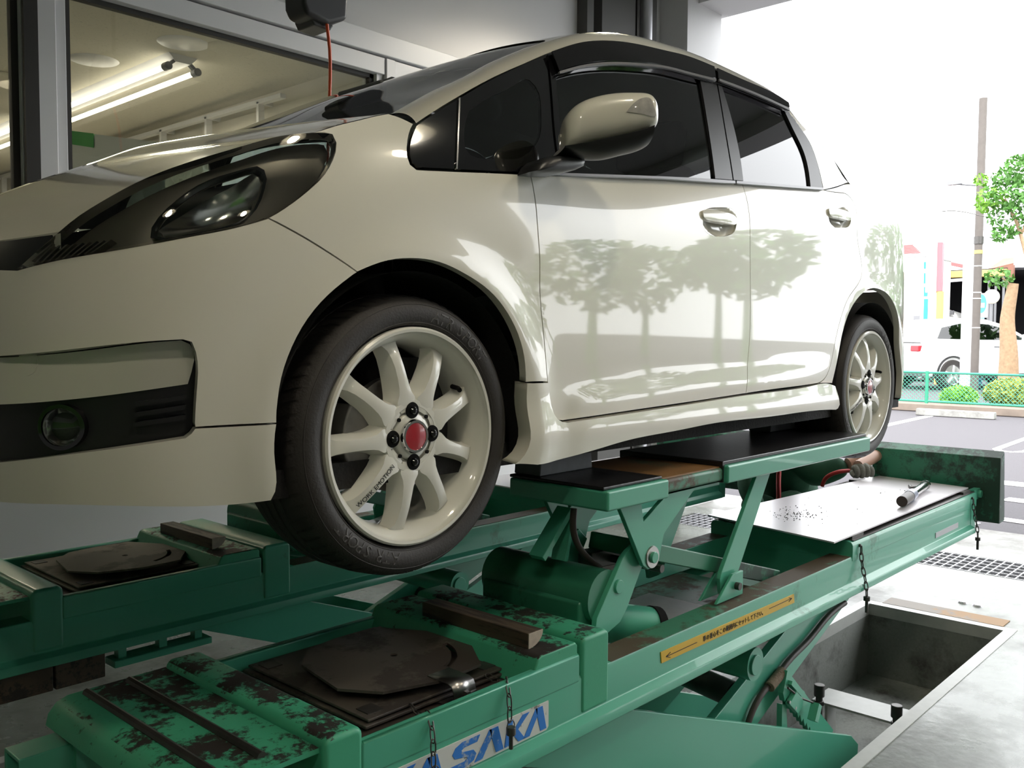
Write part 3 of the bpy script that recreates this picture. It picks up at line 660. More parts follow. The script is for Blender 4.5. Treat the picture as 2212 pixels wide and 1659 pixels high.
# ---- side mirror
def mirror_unit():
    ctr = at(1312, 268, Y=1.30)
    rings = []
    # housing: cross-sections along the mirror's width (outboard), in its own frame
    prof = [(1206,329,300),(1210,300,278),(1217,262,300)]
    top = [(1213,290),(1217,262),(1237,233),(1274,214),(1325,204),(1372,203),(1402,209),(1414,230),(1419,257)]
    bot = [(1213,290),(1208,316),(1207,329),(1250,322),(1300,311),(1350,300),(1390,288),(1412,278),(1419,257)]
    Yc = lambda px: 1.40-.16*((px-1206)/213.0)                  # it stands out from the door towards its outer end
    nS = 70; ts = np.linspace(0, 1, nS); tp = smooth_line(top, 200); bt = smooth_line(bot, 200)
    xs = 1208+(1418.5-1208)*(.5-.5*np.cos(math.pi*(ts*.96+.02)))
    P = []
    for x in xs:
        yt = np.interp(x, tp[:,0], tp[:,1]); yb = np.interp(x, bt[:,0], bt[:,1]) if x > 1209 else yt+20
        yb = max(yb, yt+6); yy = Yc(x); a = at(x, yt, Y=yy); b = at(x, yb, Y=yy)
        h = a[2]-b[2]; c = (a+b)/2; dep = .055*min(1, (1.15*h/.12)); row = []
        for t in np.linspace(0, 2*math.pi, 65)[:-1]:
            ct, stt = math.cos(t), math.sin(t)
            row.append(c+np.array([-.6*dep*np.sign(ct)*abs(ct)**.8, -.8*dep*np.sign(ct)*abs(ct)**.8, h/2*np.sign(stt)*abs(stt)**.8]))
        P.append(row+[row[0]])
    P = np.array(P)
    mb = cb(); mb.grid(P); mb.add(P[0][:-1], [tuple(range(64))]); mb.add(P[-1][:-1], [tuple(range(64))])
    cap = mb.build('side_mirror', PEARL, car, smooth=50)
    # black lower shell
    low = [(1206,331),(1250,324),(1300,313),(1350,302),(1390,290),(1412,281),(1415,290),(1406,306),(1389,321),(1340,336),(1300,345),(1254,344),(1225,340),(1206,331)]
    tl_ = smooth_line([p for p in low[:6]], 30); bl_ = smooth_line([(1206,331),(1225,340),(1254,344),(1300,345),(1340,336),(1389,321),(1406,306),(1413,288)], 60)
    Q = []
    for x in np.linspace(1207, 1396, 24):
        yt = np.interp(x, tl_[:,0], tl_[:,1])-4; yb = np.interp(x, bl_[:,0], bl_[:,1]); yb = max(yb, yt+3); yy = Yc(x); a = at(x, yt, Y=yy); b = at(x, yb, Y=yy)
        h = a[2]-b[2]; c = a; row = []
        for t in np.linspace(0, 2*math.pi, 25)[:-1]:
            ct, stt = math.cos(t), math.sin(t)
            row.append(c+np.array([-.038*ct, -.05*ct, h*min(0, stt) if stt < 0 else .004*stt]))
        Q.append(row+[row[0]])
    mb = cb(); mb.grid(np.array(Q)); mb.add(np.array(Q)[0][:-1], [tuple(range(24))]); mb.add(np.array(Q)[-1][:-1], [tuple(range(24))])
    lowr = mb.build('mirror_shell', M['black_trim'], cap, smooth=50)
    # indicator lens: a patch of the housing at its outer end
    il = np.array([(1353,242),(1366,226),(1390,211),(1404,212),(1412,228),(1417,250),(1395,248)], float)
    from mathutils.bvhtree import BVHTree
    a_, b_ = P.shape[:2]; bv = BVHTree.FromPolygons([Vector(q) for q in P.reshape(-1,3)], [(i*b_+k, i*b_+k+1, (i+1)*b_+k+1, (i+1)*b_+k) for i in range(a_-1) for k in range(b_-1)])
    ol = smooth_line(np.vstack([il, il[:1]]), 40)[:-1]; gx, gy = np.meshgrid(np.arange(1356,1418,6), np.arange(214,250,6)); gp = np.stack([gx.ravel(), gy.ravel()], 1); gp = gp[inside(ol, gp)]; pts2 = np.vstack([ol, gp]); P3 = []
    for q in pts2:
        h = bv.ray_cast(Vector(EYE), Vector(ray(*q)).normalized()); P3.append(np.array(h[0])-_unit(ray(*q))*.0018 if h[0] is not None else None)
    vo, eo, fo, *_ = delaunay_2d_cdt([Vector(q) for q in pts2], [(k, (k+1) % len(ol)) for k in range(len(ol))], [], 1, 1e-6); mb = cb()
    vq = np.array([tuple(v) for v in vo]); mp_ = [int(np.argmin(((pts2-v)**2).sum(1))) for v in vq]
    for f in fo:
        tri = [P3[mp_[k]] for k in f]
        if all(t_ is not None for t_ in tri): mb.add(tri, [tuple(range(len(tri)))])
    mb.build('turn_signal', mat('signal_lens', (.42,.41,.39), rough=.06, coat=1, noise=.4, nscale=60), cap, smooth=60)
    # arm
    arm = dens([(1146,371),(1155,354),(1168,343),(1185,338),(1210,337),(1254,342),(1257,350),(1254,360),(1235,369),(1206,374),(1170,374)], 8)
    fr = np.array([at(*p, Y=1.385) for p in arm]); n = len(arm); ctr_ = fr.mean(0); rg_ = [fr+[.02,.06,0]]+[fr+(ctr_-fr)*k+[0,-d_,0] for k, d_ in ((0,0),(.05,.012),(.16,.021),(.36,.026),(.7,.028))]
    G_ = np.array(rg_); G_ = np.concatenate([G_, G_[:,:1]], 1); mb = cb(); mb.grid(G_); mb.add(rg_[-1], [tuple(range(n))]); armo = mb.build('mirror_arm', M['black_trim'], cap, smooth=70)
    mc = mirror_mesh_obj(cap, car)
    for ch in (lowr, armo): mirror_mesh_obj(ch, mc)
mirror_unit()

# ---- wheels
def wheel(hx, hz, yface, sgn, rot, proto=None):
    """yface: plane of the hub face; sgn +1 near side (outer face towards -y)"""
    o = np.array([hx, yface, hz])
    if proto:
        c = copy_tree(proto, car); c.location = tuple(o-np.array(CAR_ORG)); c.rotation_euler = (0, rot, 0) if sgn > 0 else (0, rot, math.pi); return c
    mb = MB()
    # rim barrel and lip; y<0 is outward
    mb.lathe([(.2285,-.012),(.233,-.008),(.2335,.004),(.226,.012),(.215,.02),(.206,.05),(.200,.10),(.215,.17),(.229,.19),(.226,.19),(.209,.17),(.194,.10),(.196,.055),(.200,.035),(.208,.012),(.2165,.003),(.2225,-.004),(.2225,-.011)], (0,0,0), 'y', 96, closed=True)
    rim = mb.build('wheel', M['white_wheel'], car, smooth=45)
    # nine spokes that flare into the hub and the barrel
    n_sp = 9; A0 = math.radians(103); SP = []
    for k in range(n_sp):
        a = A0-k*2*math.pi/n_sp; ca, sa = math.cos(a), math.sin(a)
        rs = np.array([.055,.070,.080,.087,.095,.108,.128,.152,.174,.190,.200,.206])
        hw = np.array([.0200,.0250,.0262,.0225,.0180,.0150,.0132,.0125,.0130,.0152,.0195,.0260])
        yf = np.array([.002,.0005,-.001,-.0015,-.002,-.002,-.001,.002,.008,.015,.023,.029])
        yb = yf+np.array([.03,.03,.035,.040,.044,.046,.046,.044,.040,.036,.032,.028])
        rows = []
        for r, w, y0, y1 in zip(rs, hw, yf, yb):
            e_ = .0065; sec = [(-w-e_*1.4,y1),(-w-e_*.35,y0+.012),(-w*.94,y0+.001),(-w*.4,y0-.0006),(w*.4,y0-.0006),(w*.94,y0+.001),(w+e_*.35,y0+.012),(w+e_*1.4,y1)]
            rows.append([(r*ca-s*sa, y, r*sa+s*ca) for s, y in sec])
        mb = MB(); R_ = np.array(rows); mb.grid(R_); m_ = len(rs)
        mb.add([p for p in R_[:,0]]+[p for p in R_[:,-1]], [(i, i+1, m_+i+1, m_+i) for i in range(m_-1)])
        SP.append(mb.build('spoke', M['white_wheel'], rim, smooth=50))
    mb = MB()   # hub disc
    mb.lathe([(.030,-.001),(.046,.0),(.050,.003),(.0515,.008),(.062,.009),(.0635,.004),(.0645,.0),(.076,.0),(.080,.004),(.080,.04),(.030,.04)], (0,0,0), 'y', 60, closed=True)
    hub = mb.build('hub', M['white_wheel'], rim, smooth=45)
    mb = MB(); mb.lathe([(.0,.001),(.030,.001)], (0,0,0), 'y', 40); mb.lathe([(.0365,.002),(.0365,-.007),(.0345,-.011),(.0295,-.011),(.0285,-.009)], (0,0,0), 'y', 48); mb.build('cap_ring', M['chrome'], rim, smooth=50)
    mb = MB(); mb.lathe([(.0,-.0125),(.018,-.0118),(.0295,-.0095)], (0,0,0), 'y', 48); cap = mb.build('center_cap', M['red_cap'], rim, smooth=50)
    cap['label'] = 'red centre cap'
    for k in range(4):
        a = math.radians(92+k*90); x, z = .0555*math.cos(a), .0555*math.sin(a)
        mb = MB(); mb.lathe([(.0180,.0005),(.0172,-.0016),(.0150,-.0020),(0,-.0016)], (x,0,z), 'y', 24); mb.build('lug_recess_shade', M['gap'], rim, smooth=50)  # black disc on the hub face, colour stands in for the recess shade
        mb = MB(); mb.cyl((x,.0,z),(x,-.006,z),.0095,.0085,6); mb.lathe([(.0085,-.006),(.006,-.009),(0,-.010)], (x,0,z), 'y', 12); mb.build('lug_nut', M['gloss_black'], rim, smooth=40)
        a += math.radians(45); x, z = .054*math.cos(a), .054*math.sin(a)
        mb = MB(); mb.cyl((x,.001,z),(x,-.0028,z),.0042,n=12); mb.build('pin_hole', M['gap'], rim)
    a = math.radians(32); mb = MB(); p = np.array([.186*math.cos(a), .0, .186*math.sin(a)]); mb.tube([p+[0,.045,0], p*np.array([.97,1,.97])+[0,.02,0], p*np.array([.93,1,.93])+[0,.008,0]], .0055, 8); mb.build('valve', M['gap'], rim)
    # tyre
    prof = [(.2335,.010),(.238,-.002),(.246,-.008),(.262,-.0115),(.276,-.009),(.286,-.003),(.293,.008),(.2985,.025),(.301,.06),(.302,.11),(.301,.15),(.298,.185),(.291,.205),(.276,.215),(.25,.215),(.2345,.20)]
    mb = MB(); mb.lathe(prof, (0,0,0), 'y', 120); ty = mb.build('tyre', M['rubber'], rim, smooth=50)
    for r, w in ((.2425,.0016),(.281,.0012)):
        yy = np.interp(r, [p[0] for p in prof[:7]], [p[1] for p in prof[:7]]); T = np.linspace(0, 2*math.pi, 121)
        mb = MB(); mb.tube([(r*math.cos(t), yy, r*math.sin(t)) for t in T], w, 6, caps=False); mb.build('sidewall_ridge', M['rubber'], rim)
    # tread sipes: raised shoulder lugs
    mb = MB(); nl = 72
    for k in range(nl):
        a = 2*math.pi*k/nl; da = 2*math.pi/nl*.36
        rows = []
        for r, y in ((.2900,.004),(.2970,.014),(.3005,.028),(.3032,.058),(.3042,.078)):
            sh = (y-.004)*.9
            rows.append([(r*math.cos(a+sh-da), y, r*math.sin(a+sh-da)), (r*math.cos(a+sh+da), y, r*math.sin(a+sh+da))])
        R_ = np.array(rows); mb.grid(R_)
    for y in (.085, .115, .145):
        mb.lathe([(.3025,y-.012),(.3045,y-.011),(.3045,y+.011),(.3025,y+.012)], (0,0,0), 'y', 100)
    tr_ = mb.build('tread', M['rubber'], rim, smooth=30, fix=False); tr_['kind'] = 'stuff'
    # raised lettering on the sidewall
    def arc_text(txt, r, size, a_start, m, par, name, yoff, step=1.0, spacing=None, italic=0):
        a = a_start
        for ch in txt:
            w = size*(.78 if ch not in ' I' else .45)
            if ch != ' ':
                cu = bpy.data.curves.new('t', 'FONT'); cu.body = ch; cu.size = size*1.35; cu.align_x = 'CENTER'; cu.extrude = .0006; cu.shear = italic
                cu.resolution_u = 2
                to = bpy.data.objects.new('t', cu); dg = bpy.context.evaluated_depsgraph_get(); COL.objects.link(to); dg.update()
                me = bpy.data.meshes.new_from_object(to.evaluated_get(dg)); bpy.data.objects.remove(to)
                aa = a-w*.5/r
                for v in me.vertices:
                    t = aa-v.co.x/(r+v.co.y); rr = r+v.co.y
                    y = np.interp(rr, [p[0] for p in prof[:7]], [p[1] for p in prof[:7]]) if yoff is None else yoff
                    v.co = Vector((rr*math.cos(t), y-.0005-v.co.z, rr*math.sin(t)))
                me.materials.clear(); me.materials.append(m); link(name, me, par)
            a -= w/r
    arc_text('ATR SPORT', .2475, .027, math.radians(80), M['rubber_text'], rim, 'tyre_letter', None, italic=.15)
    arc_text('ATR SPORT', .2475, .027, math.radians(-100), M['rubber_text'], rim, 'tyre_letter', None, italic=.15)
    # lettering along one spoke
    cu = bpy.data.curves.new('t', 'FONT'); cu.body = 'WORK EMOTION'; cu.size = .0142; cu.extrude = .0002; cu.align_x = 'CENTER'; cu.align_y = 'CENTER'; cu.space_character = 1.02
    to = bpy.data.objects.new('t', cu); COL.objects.link(to); dg = bpy.context.evaluated_depsgraph_get(); dg.update(); me = bpy.data.meshes.new_from_object(to.evaluated_get(dg)); bpy.data.objects.remove(to)
    a = A0-6*2*math.pi/n_sp; ca, sa = math.cos(a), math.sin(a)
    for v in me.vertices:
        r = .137-v.co.x; s = -v.co.y+.004; yy = np.interp(r, [.10,.125,.15,.172,.188], [-.002,-.001,.002,.007,.014])
        v.co = Vector((r*ca-s*sa, yy-.0016-v.co.z, r*sa+s*ca))
    me.materials.clear(); me.materials.append(M['print_black']); link('spoke_lettering', me, rim)
    rim.location = tuple(o-np.array(CAR_ORG)); rim.rotation_euler = (0, rot, 0)
    return rim
bpy.context.view_layer.update()
YF = 1.462
w1 = wheel(*HUBF, YF, 1, 0)
w2 = wheel(*HUBR, YF+.004, 1, math.radians(13), w1)
w3 = wheel(*HUBF, 2*YC-YF, -1, .3, w1); w4 = wheel(*HUBR, 2*YC-YF-.004, -1, .9, w1)
for hx, hz in (HUBF, HUBR):
    for s in (1, -1):
        yy = YF if s > 0 else 2*YC-YF
        mb = cb(); mb.cyl((hx,yy+s*.062,hz),(hx,yy+s*.082,hz),.125,n=48); mb.cyl((hx,yy+s*.04,hz),(hx,yy+s*.062,hz),.07,n=30); d = mb.build('brake_disc', M['brake'], car, smooth=40)
        mb = cb(); T = np.linspace(math.radians(150), math.radians(215), 12); pr = [(hx+.085*math.cos(t), hz+.085*math.sin(t)) for t in T]+[(hx+.150*math.cos(t), hz+.150*math.sin(t)) for t in T[::-1]]
        mb.prism(pr, 'y', yy+s*.042, yy+s*.105); mb.build('brake_caliper', M['brake'], d, bevel=.006)
        mb = cb(); mb.cyl((hx,yy+s*.08,hz),(hx,yy+s*.5,hz),.03,n=12); mb.bar((hx,yy+s*.15,hz-.08),(hx-.05,yy+s*.6,hz-.07),.07,.05); mb.cyl((hx+.02,yy+s*.17,hz),(hx+.03,yy+s*.2,hz+.5),.04,n=14); mb.build('suspension', M['liner'], car)
# ================================================================== THE WORKSHOP
def concrete(name, base, dirt, rough=.35, scale=1.6, rv=.2, amount=.5):
    m, nt, b = new_mat(name); L = nt.links; tc = N(nt, 'ShaderNodeTexCoord')
    n1 = N(nt, 'ShaderNodeTexNoise'); n1.inputs['Scale'].default_value = scale; n1.inputs['Detail'].default_value = 9; n1.inputs['Roughness'].default_value = .68
    n2 = N(nt, 'ShaderNodeTexNoise'); n2.inputs['Scale'].default_value = scale*14; n2.inputs['Detail'].default_value = 5
    L.new(tc.outputs['Object'], n1.inputs['Vector']); L.new(tc.outputs['Object'], n2.inputs['Vector'])
    mr = N(nt, 'ShaderNodeMapRange'); mr.inputs['From Min'].default_value = .62-.35*amount; mr.inputs['From Max'].default_value = .78-.2*amount; L.new(n1.outputs['Fac'], mr.inputs['Value'])
    mx = N(nt, 'ShaderNodeMix', data_type='RGBA'); mx.inputs[6].default_value = (*base,1); mx.inputs[7].default_value = (*dirt,1); L.new(mr.outputs[0], mx.inputs[0])
    m2 = N(nt, 'ShaderNodeMix', data_type='RGBA', blend_type='MULTIPLY'); m2.inputs[0].default_value = .35; L.new(mx.outputs[2], m2.inputs[6]); L.new(n2.outputs['Fac'], m2.inputs[7]); L.new(m2.outputs[2], b.inputs['Base Color'])
    r = N(nt, 'ShaderNodeMapRange'); r.inputs['To Min'].default_value = max(.05, rough-rv); r.inputs['To Max'].default_value = rough+rv; L.new(mr.outputs[0], r.inputs['Value']); L.new(r.outputs[0], b.inputs['Roughness'])
    bp = N(nt, 'ShaderNodeBump'); bp.inputs['Strength'].default_value = .12; bp.inputs['Distance'].default_value = .01; L.new(n2.outputs['Fac'], bp.inputs['Height']); L.new(bp.outputs[0], b.inputs['Normal'])
    return m
M['floor'] = concrete('workshop_concrete', (.185,.21,.175), (.08,.078,.062), rough=.36, rv=.12, amount=.5)
M['pit_wall'] = concrete('pit_concrete', (.24,.255,.235), (.08,.075,.068), rough=.8, rv=.1, scale=5, amount=.35)
M['asphalt'] = mat('asphalt', (.070,.064,.072), rough=.85, noise=.28, nscale=60, bump=.4, bscale=140)
M['apron'] = concrete('apron_concrete', (.30,.30,.28), (.17,.16,.15), rough=.7, rv=.1, scale=2)
M['wall'] = mat('wall_panel', (.60,.595,.60), rough=.6, noise=.04, nscale=2)
M['wall_dark'] = mat('dark_jamb', (.06,.058,.055), rough=.6)
M['alu'] = mat('white_aluminium', (.74,.74,.76), rough=.35)
M['ceiling'] = mat('workshop_ceiling', (.30,.31,.30), rough=.8)
M['line_paint'] = mat('road_paint', (.80,.79,.80), rough=.7, noise=.08, nscale=40)
M['pit_steel'] = mat('pit_edge_steel', (.44,.45,.43), rough=.4, noise=.15, nscale=20)
M['rust'] = worn('rusty_strip', (.34,.20,.09), (.20,.17,.14), amount=.5, scale=6, rough=.7, urough=.6)
M['galv'] = mat('galvanised', (.55,.55,.58), rough=.35, metal=.7)
M['window_glass'] = glass_mat('shop_window_glass', (.93,.95,.94), base=.08)

WY = 4.5                      # plane of the window wall
PITS = [(1.24, 1.93), (2.72, 3.40)]; PX0, PX1 = .45, 5.10; GX0, GX1 = 6.25, 6.73
xs_ = [-6.5, PX0, PX1, GX0, GX1, 7.0]; ys_ = [-7.0, PITS[0][0], PITS[0][1], PITS[1][0], PITS[1][1], 4.05, 12.0]
mb = MB()
for i in range(len(xs_)-1):
    for j in range(len(ys_)-1):
        x0, x1, y0, y1 = xs_[i], xs_[i+1], ys_[j], ys_[j+1]
        if i == 1 and j in (1, 3): continue
        if i == 3 and j < 5: continue
        mb.add([(x0,y0,0),(x1,y0,0),(x1,y1,0),(x0,y1,0)], [(0,1,2,3)])
tag(mb.build('floor', M['floor'], smooth=0), kind='structure')
for k, (y0, y1) in enumerate(PITS):
    d = -.40; mb = MB()
    mb.add([(PX0,y0,0),(PX1,y0,0),(PX1,y1,0),(PX0,y1,0),(PX0,y0,d),(PX1,y0,d),(PX1,y1,d),(PX0,y1,d)], [(0,1,5,4),(1,2,6,5),(2,3,7,6),(3,0,4,7),(4,5,6,7)])
    pit = tag(mb.build('lift_pit', M['pit_wall'], smooth=0, fix=False), kind='structure')
    for (a, b, c, e) in ((PX0,PX1,y0-.05,y0),(PX0,PX1,y1,y1+.05)):
        mb = MB(); mb.box(a,b,c-.0015,e+.0015,-.06,.003); mb.build('pit_edge', M['pit_steel'], pit)
    mb = MB(); mb.box(PX1-.0015,PX1+.06,y0-.05,y1+.05,-.06,.003); mb.build('pit_edge', M['pit_steel'], pit)
    mb = MB(); mb.box(PX1+.06,PX1+.20,y0+.02,y1-.05,.0,.0045); mb.build('rust_strip', M['rust'], pit)
# bench plate and bolts at the rear of the near pit
t = empty('pit_crossplate', (4.12,1.58,-.40), 'painted steel cross plate low in the near pit', 'plate'); mb = MB(t.location)
mb.box(4.052,4.24,1.26,1.79,-.21,-.20); mb.build('plate', M['pit_steel'], t)
for y in (1.31, 1.74): mb = MB(t.location); mb.box(4.10,4.20,y-.006,y+.006,-.40,-.21); mb.build('leg', M['pit_steel'], t)
for i, (px, py) in enumerate(((1770,1490),(1937,1535))):
    p = at(px, py, X=3.90+.0*i) if 0 else at(px, py, Z=-.13)
    t = empty('anchor_bolt', (p[0],p[1],-.40), ['dark levelling bolt in the near pit beside the ratchet bar','dark levelling bolt at the near edge of the pit'][i], 'bolt', 'levelling bolts in the pit'); mb = MB(t.location)
    mb.cyl((p[0],p[1],-.40),(p[0],p[1],-.16),.016,n=12); mb.build('shank', M['dark_steel'], t)
    mb = MB(t.location); mb.cyl((p[0],p[1],-.16),(p[0],p[1],-.105),.024,n=16); mb.cyl((p[0],p[1],-.18),(p[0],p[1],-.20),.024,n=6); mb.build('head', M['dark_steel'], t, bevel=.003)
# drain grating across the doorway
mb = MB(); mb.add([(GX0,-7,0),(GX1,-7,0),(GX1,4.05,0),(GX0,4.05,0),(GX0,-7,-.15),(GX1,-7,-.15),(GX1,4.05,-.15),(GX0,4.05,-.15)], [(0,4,5,1),(1,5,6,2),(2,6,7,3),(3,7,4,0),(4,5,6,7)])
tag(mb.build('drain_channel', M['pit_wall'], smooth=0, fix=False), kind='structure')
gt = empty('drain_grate', (6.49,0,0), 'galvanised steel drain grating across the doorway floor', 'grate')
me_b = None
for k in range(150):
    y = 4.0-k*.055
    if me_b is None:
        mb = MB(); mb.box(GX0-6.49,GX1-6.49,-.004,.004,-.03,.002); ob = mb.build('bearing_bar', M['galv'], gt); me_b = ob.data
    else: ob = link('bearing_bar', me_b, gt)
    ob.location = (0, y, 0)
for k in range(6):
    x = GX0+.02+k*(GX1-GX0-.04)/5; mb = MB(gt.location); mb.box(x-.004,x+.004,-4.3,4.04,-.02,.001); mb.build('cross_bar', M['galv'], gt)
for p in ((2080,1302),(2112,1309)):
    q = at(*p, Z=0); mb = MB(); mb.lathe([(0,.012),(.022,.010),(.03,.0)], (q[0],q[1],0), 'z', 16); tag(mb.build('anchor_stud', M['galv']), ['small round metal stud on the concrete, the one nearer the pit','small round metal stud on the concrete, the one nearer the right edge'][p[0] > 2100], 'stud', 'studs behind the pit')

# outside ground
mb = MB(); mb.add([(7.0,-30,-.001),(7.75,-30,-.002),(7.75,30,-.002),(7.0,30,-.001)], [(0,1,2,3)]); tag(mb.build('apron', M['apron'], smooth=0), kind='structure')
mb = MB(); mb.add([(7.75,-60,-.004),(90,-60,-.004),(90,90,-.004),(7.75,90,-.004)], [(0,1,2,3)]); tag(mb.build('asphalt_ground', M['asphalt'], smooth=0), kind='structure')

# walls
W1, W2 = (-1.6, 1.575), (1.775, 3.62); W3 = (3.80, 5.10); SILL, HEAD = .95, 3.205
def wall(name, *bx):
    mb = MB(); mb.box(*bx); return tag(mb.build(name, M['wall'], smooth=0), kind='structure')
wall('wall_back', -6.5, 6.80, WY, WY+.16, 0, SILL)
wall('wall_back_upper', -6.5, 6.80, WY, WY+.16, HEAD+.14, 4.55)
wall('wall_back_right', W3[1]+.06, 6.80, WY, WY+.16, SILL, HEAD+.14)
wall('wall_back_left', -6.5, W1[0], WY, WY+.16, SILL, HEAD+.14)
wall('wall_rear', -6.66, -6.5, -7, 12, 0, 4.55); mb = MB(); mb.box(-6.5,-6.47,-6.9,4.4,.4,2.6); tag(mb.build('trim_green_panel', mat('lime_green_panel', (.16,.42,.06), rough=.5), smooth=0), kind='structure'); wall('wall_right', -6.5, 7.0, -7.16, -7, 0, 4.55)
wall('column_front', 6.78, 7.34, 4.22, WY+.3, 0, 4.6); wall('wall_front', 6.84, 7.0, -7.0, -3.4, 0, 4.55)
for x in (.98, 4.66):
    mb = MB(); mb.box(x-.004, x+.004, WY-.002, WY, 0, SILL); tag(mb.build('trim_joint', M['wall_dark']), kind='structure')
mb = MB(); mb.box(-6.5, 7.30, -7, WY+.3, 4.55, 4.7); tag(mb.build('ceiling', M['ceiling'], smooth=0), kind='structure')
mb = MB(); mb.box(6.95, 7.42, -7, WY+.3, 4.36, 4.55); tag(mb.build('trim_lintel', M['wall'], smooth=0), kind='structure')
# shutter guides beside the column
for n_, (a, b, m_) in enumerate(((1268,1282,'wall_dark'),(1300,1372,'wall_dark'),(1376,1382,'rail'),(1384,1399,'galv'),(1402,1418,'wall_dark'))):
    p, q = at(a, 100, Y=4.40), at(b, 100, Y=4.40); mb = MB()
    if m_ == 'galv': mb.cyl(((p[0]+q[0])/2, 4.38, .0), ((p[0]+q[0])/2, 4.38, 4.4), (q[0]-p[0])/2, n=16)
    else: mb.box(p[0], q[0], 4.40, WY, 0, 4.55)
    tag(mb.build('trim_%d' % (n_+1), M.get(m_, M['dark_steel'])), kind='structure')
# window frames and panes
M['gasket'] = mat('window_gasket', (.03,.028,.026), rough=.6)
def window(n, x0, x1, rail_in=True):
    r = empty('window_%d' % n, ((x0+x1)/2, WY, SILL), kind='structure'); o = r.location
    for nm, bx in (('frame_head', (x0-.05,x1+.05,WY-.06,WY+.10,HEAD-.10,HEAD)), ('frame_sill', (x0-.05,x1+.05,WY-.06,WY+.10,SILL,SILL+.07)), ('frame_jamb', (x0-.05,x0,WY-.04,WY+.10,SILL+.07,HEAD-.10)), ('frame_jamb', (x1,x1+.05,WY-.04,WY+.10,SILL+.07,HEAD-.10))):
        mb = MB(o); mb.box(*bx); mb.build(nm, M['alu'], r, bevel=.004)
    for nm, bx in (('gasket', (x0,x1,WY-.01,WY+.03,HEAD-.125,HEAD-.10)), ('gasket', (x1-.03,x1,WY-.01,WY+.03,SILL+.07,HEAD-.10)), ('gasket', (x0,x0+.03,WY-.01,WY+.03,SILL+.07,HEAD-.10))):
        mb = MB(o); mb.box(*bx); mb.build(nm, M['gasket'], r)
    mb = MB(o); mb.box(x0,x1,WY+.005,WY+.011,SILL+.07,HEAD-.10); mb.build('pane', M['window_glass'], r)
window(1, *W1); window(2, *W2); window(3, *W3)
mb = MB(); mb.box(W1[0]-.05, W3[1]+.06, WY-.075, WY+.12, HEAD+.012, HEAD+.14); tag(mb.build('trim_header', M['alu'], bevel=.006), kind='structure')
mb = MB(); mb.box(W1[1]+.055, W2[0]-.055, WY-.07, WY+.10, SILL, HEAD); tag(mb.build('trim_mullion', M['alu'], bevel=.005), kind='structure')
mb = MB(); mb.box(W2[1]+.055, W3[0]-.055, WY-.07, WY+.10, SILL, HEAD); tag(mb.build('trim_post', M['alu'], bevel=.005), kind='structure')
mb = MB(); mb.box(W1[1]+.0, W1[1]+.06, WY-.085, WY-.062, SILL, HEAD); tag(mb.build('trim_seal', M['gasket']), kind='structure')

# showroom behind the window
M['tile'] = mat('acoustic_tile', (.62,.59,.50), rough=.9, noise=.10, nscale=3)
nt = M['tile'].node_tree; bs = nt.nodes['Principled BSDF']; tc = N(nt,'ShaderNodeTexCoord'); vz = N(nt,'ShaderNodeTexNoise'); vz.inputs['Scale'].default_value = 55; vz.inputs['Detail'].default_value = 2
mp = N(nt,'ShaderNodeMapping'); mp.inputs['Scale'].default_value = (1,3,1); nt.links.new(tc.outputs['Object'], mp.inputs[0]); nt.links.new(mp.outputs[0], vz.inputs['Vector'])
mr = N(nt,'ShaderNodeMapRange'); mr.inputs['From Min'].default_value = .66; mr.inputs['From Max'].default_value = .72; nt.links.new(vz.outputs['Fac'], mr.inputs['Value'])
mx = N(nt,'ShaderNodeMix', data_type='RGBA'); mx.inputs[6].default_value = (.62,.59,.50,1); mx.inputs[7].default_value = (.30,.28,.24,1); nt.links.new(mr.outputs[0], mx.inputs[0]); nt.links.new(mx.outputs[2], bs.inputs['Base Color'])
M['room_wall'] = mat('showroom_wall', (.66,.63,.56), rough=.8)
SX, SZ = 3.86, 3.30
mb = MB(); mb.box(-6.5, SX+.1, WY+.16, 12, SZ, SZ+.1); tag(mb.build('ceiling_showroom', M['tile'], smooth=0), kind='structure')
mb = MB(); mb.box(SX, SX+.1, WY+.16, 12, 0, SZ); tag(mb.build('wall_showroom_end', M['room_wall'], smooth=0), kind='structure')
mb = MB(); mb.box(-6.5, SX+.1, 11.9, 12, 0, SZ); tag(mb.build('wall_showroom_far', M['room_wall'], smooth=0), kind='structure')
M['tube_lit'] = mat('lit_tube', (1,1,1), emit=(1,.90,.70), es=6)
def batten(x, y0, y1, label):
    r = empty('ceiling_light', (x,y0,SZ), label, 'ceiling light', 'twin tube lights on the showroom ceiling'); o = r.location
    mb = MB(o); mb.prism([(x-.10,SZ),(x-.05,SZ-.05),(x+.05,SZ-.05),(x+.10,SZ)], 'y', y0, y1); mb.build('body', M['alu'], r)
    for s in (-1, 1):
        xx = x+s*.10
        mb = MB(o); mb.cyl((xx,y0+.05,SZ-.085),(xx,y1-.05,SZ-.085),.0165,n=14); mb.build('tube', M['tube_lit'], r, smooth=50)
        for yy in (y0, y1-.05): mb = MB(o); mb.cyl((xx,yy,SZ-.085),(xx,yy+.055,SZ-.085),.026,n=14); mb.bar((xx,yy+.025,SZ-.08),(x+s*.04,yy+.025,SZ-.03),.03,.02); mb.build('lamp_holder', M['grey_trim'], r, smooth=50)
    ld = bpy.data.lights.new('tube_light', 'AREA'); ld.shape = 'RECTANGLE'; ld.size = .25; ld.size_y = y1-y0; ld.energy = 48; ld.color = (1,.88,.66)
    lo = bpy.data.objects.new('tube_light', ld); COL.objects.link(lo); lo.parent = r; lo.location = (0,(y1-y0)/2,-.14); return r
batten(2.97, 5.62, 7.95, 'twin tube ceiling light nearest the shop window'); batten(2.97, 8.15, 10.5, 'twin tube ceiling light farther into the showroom')
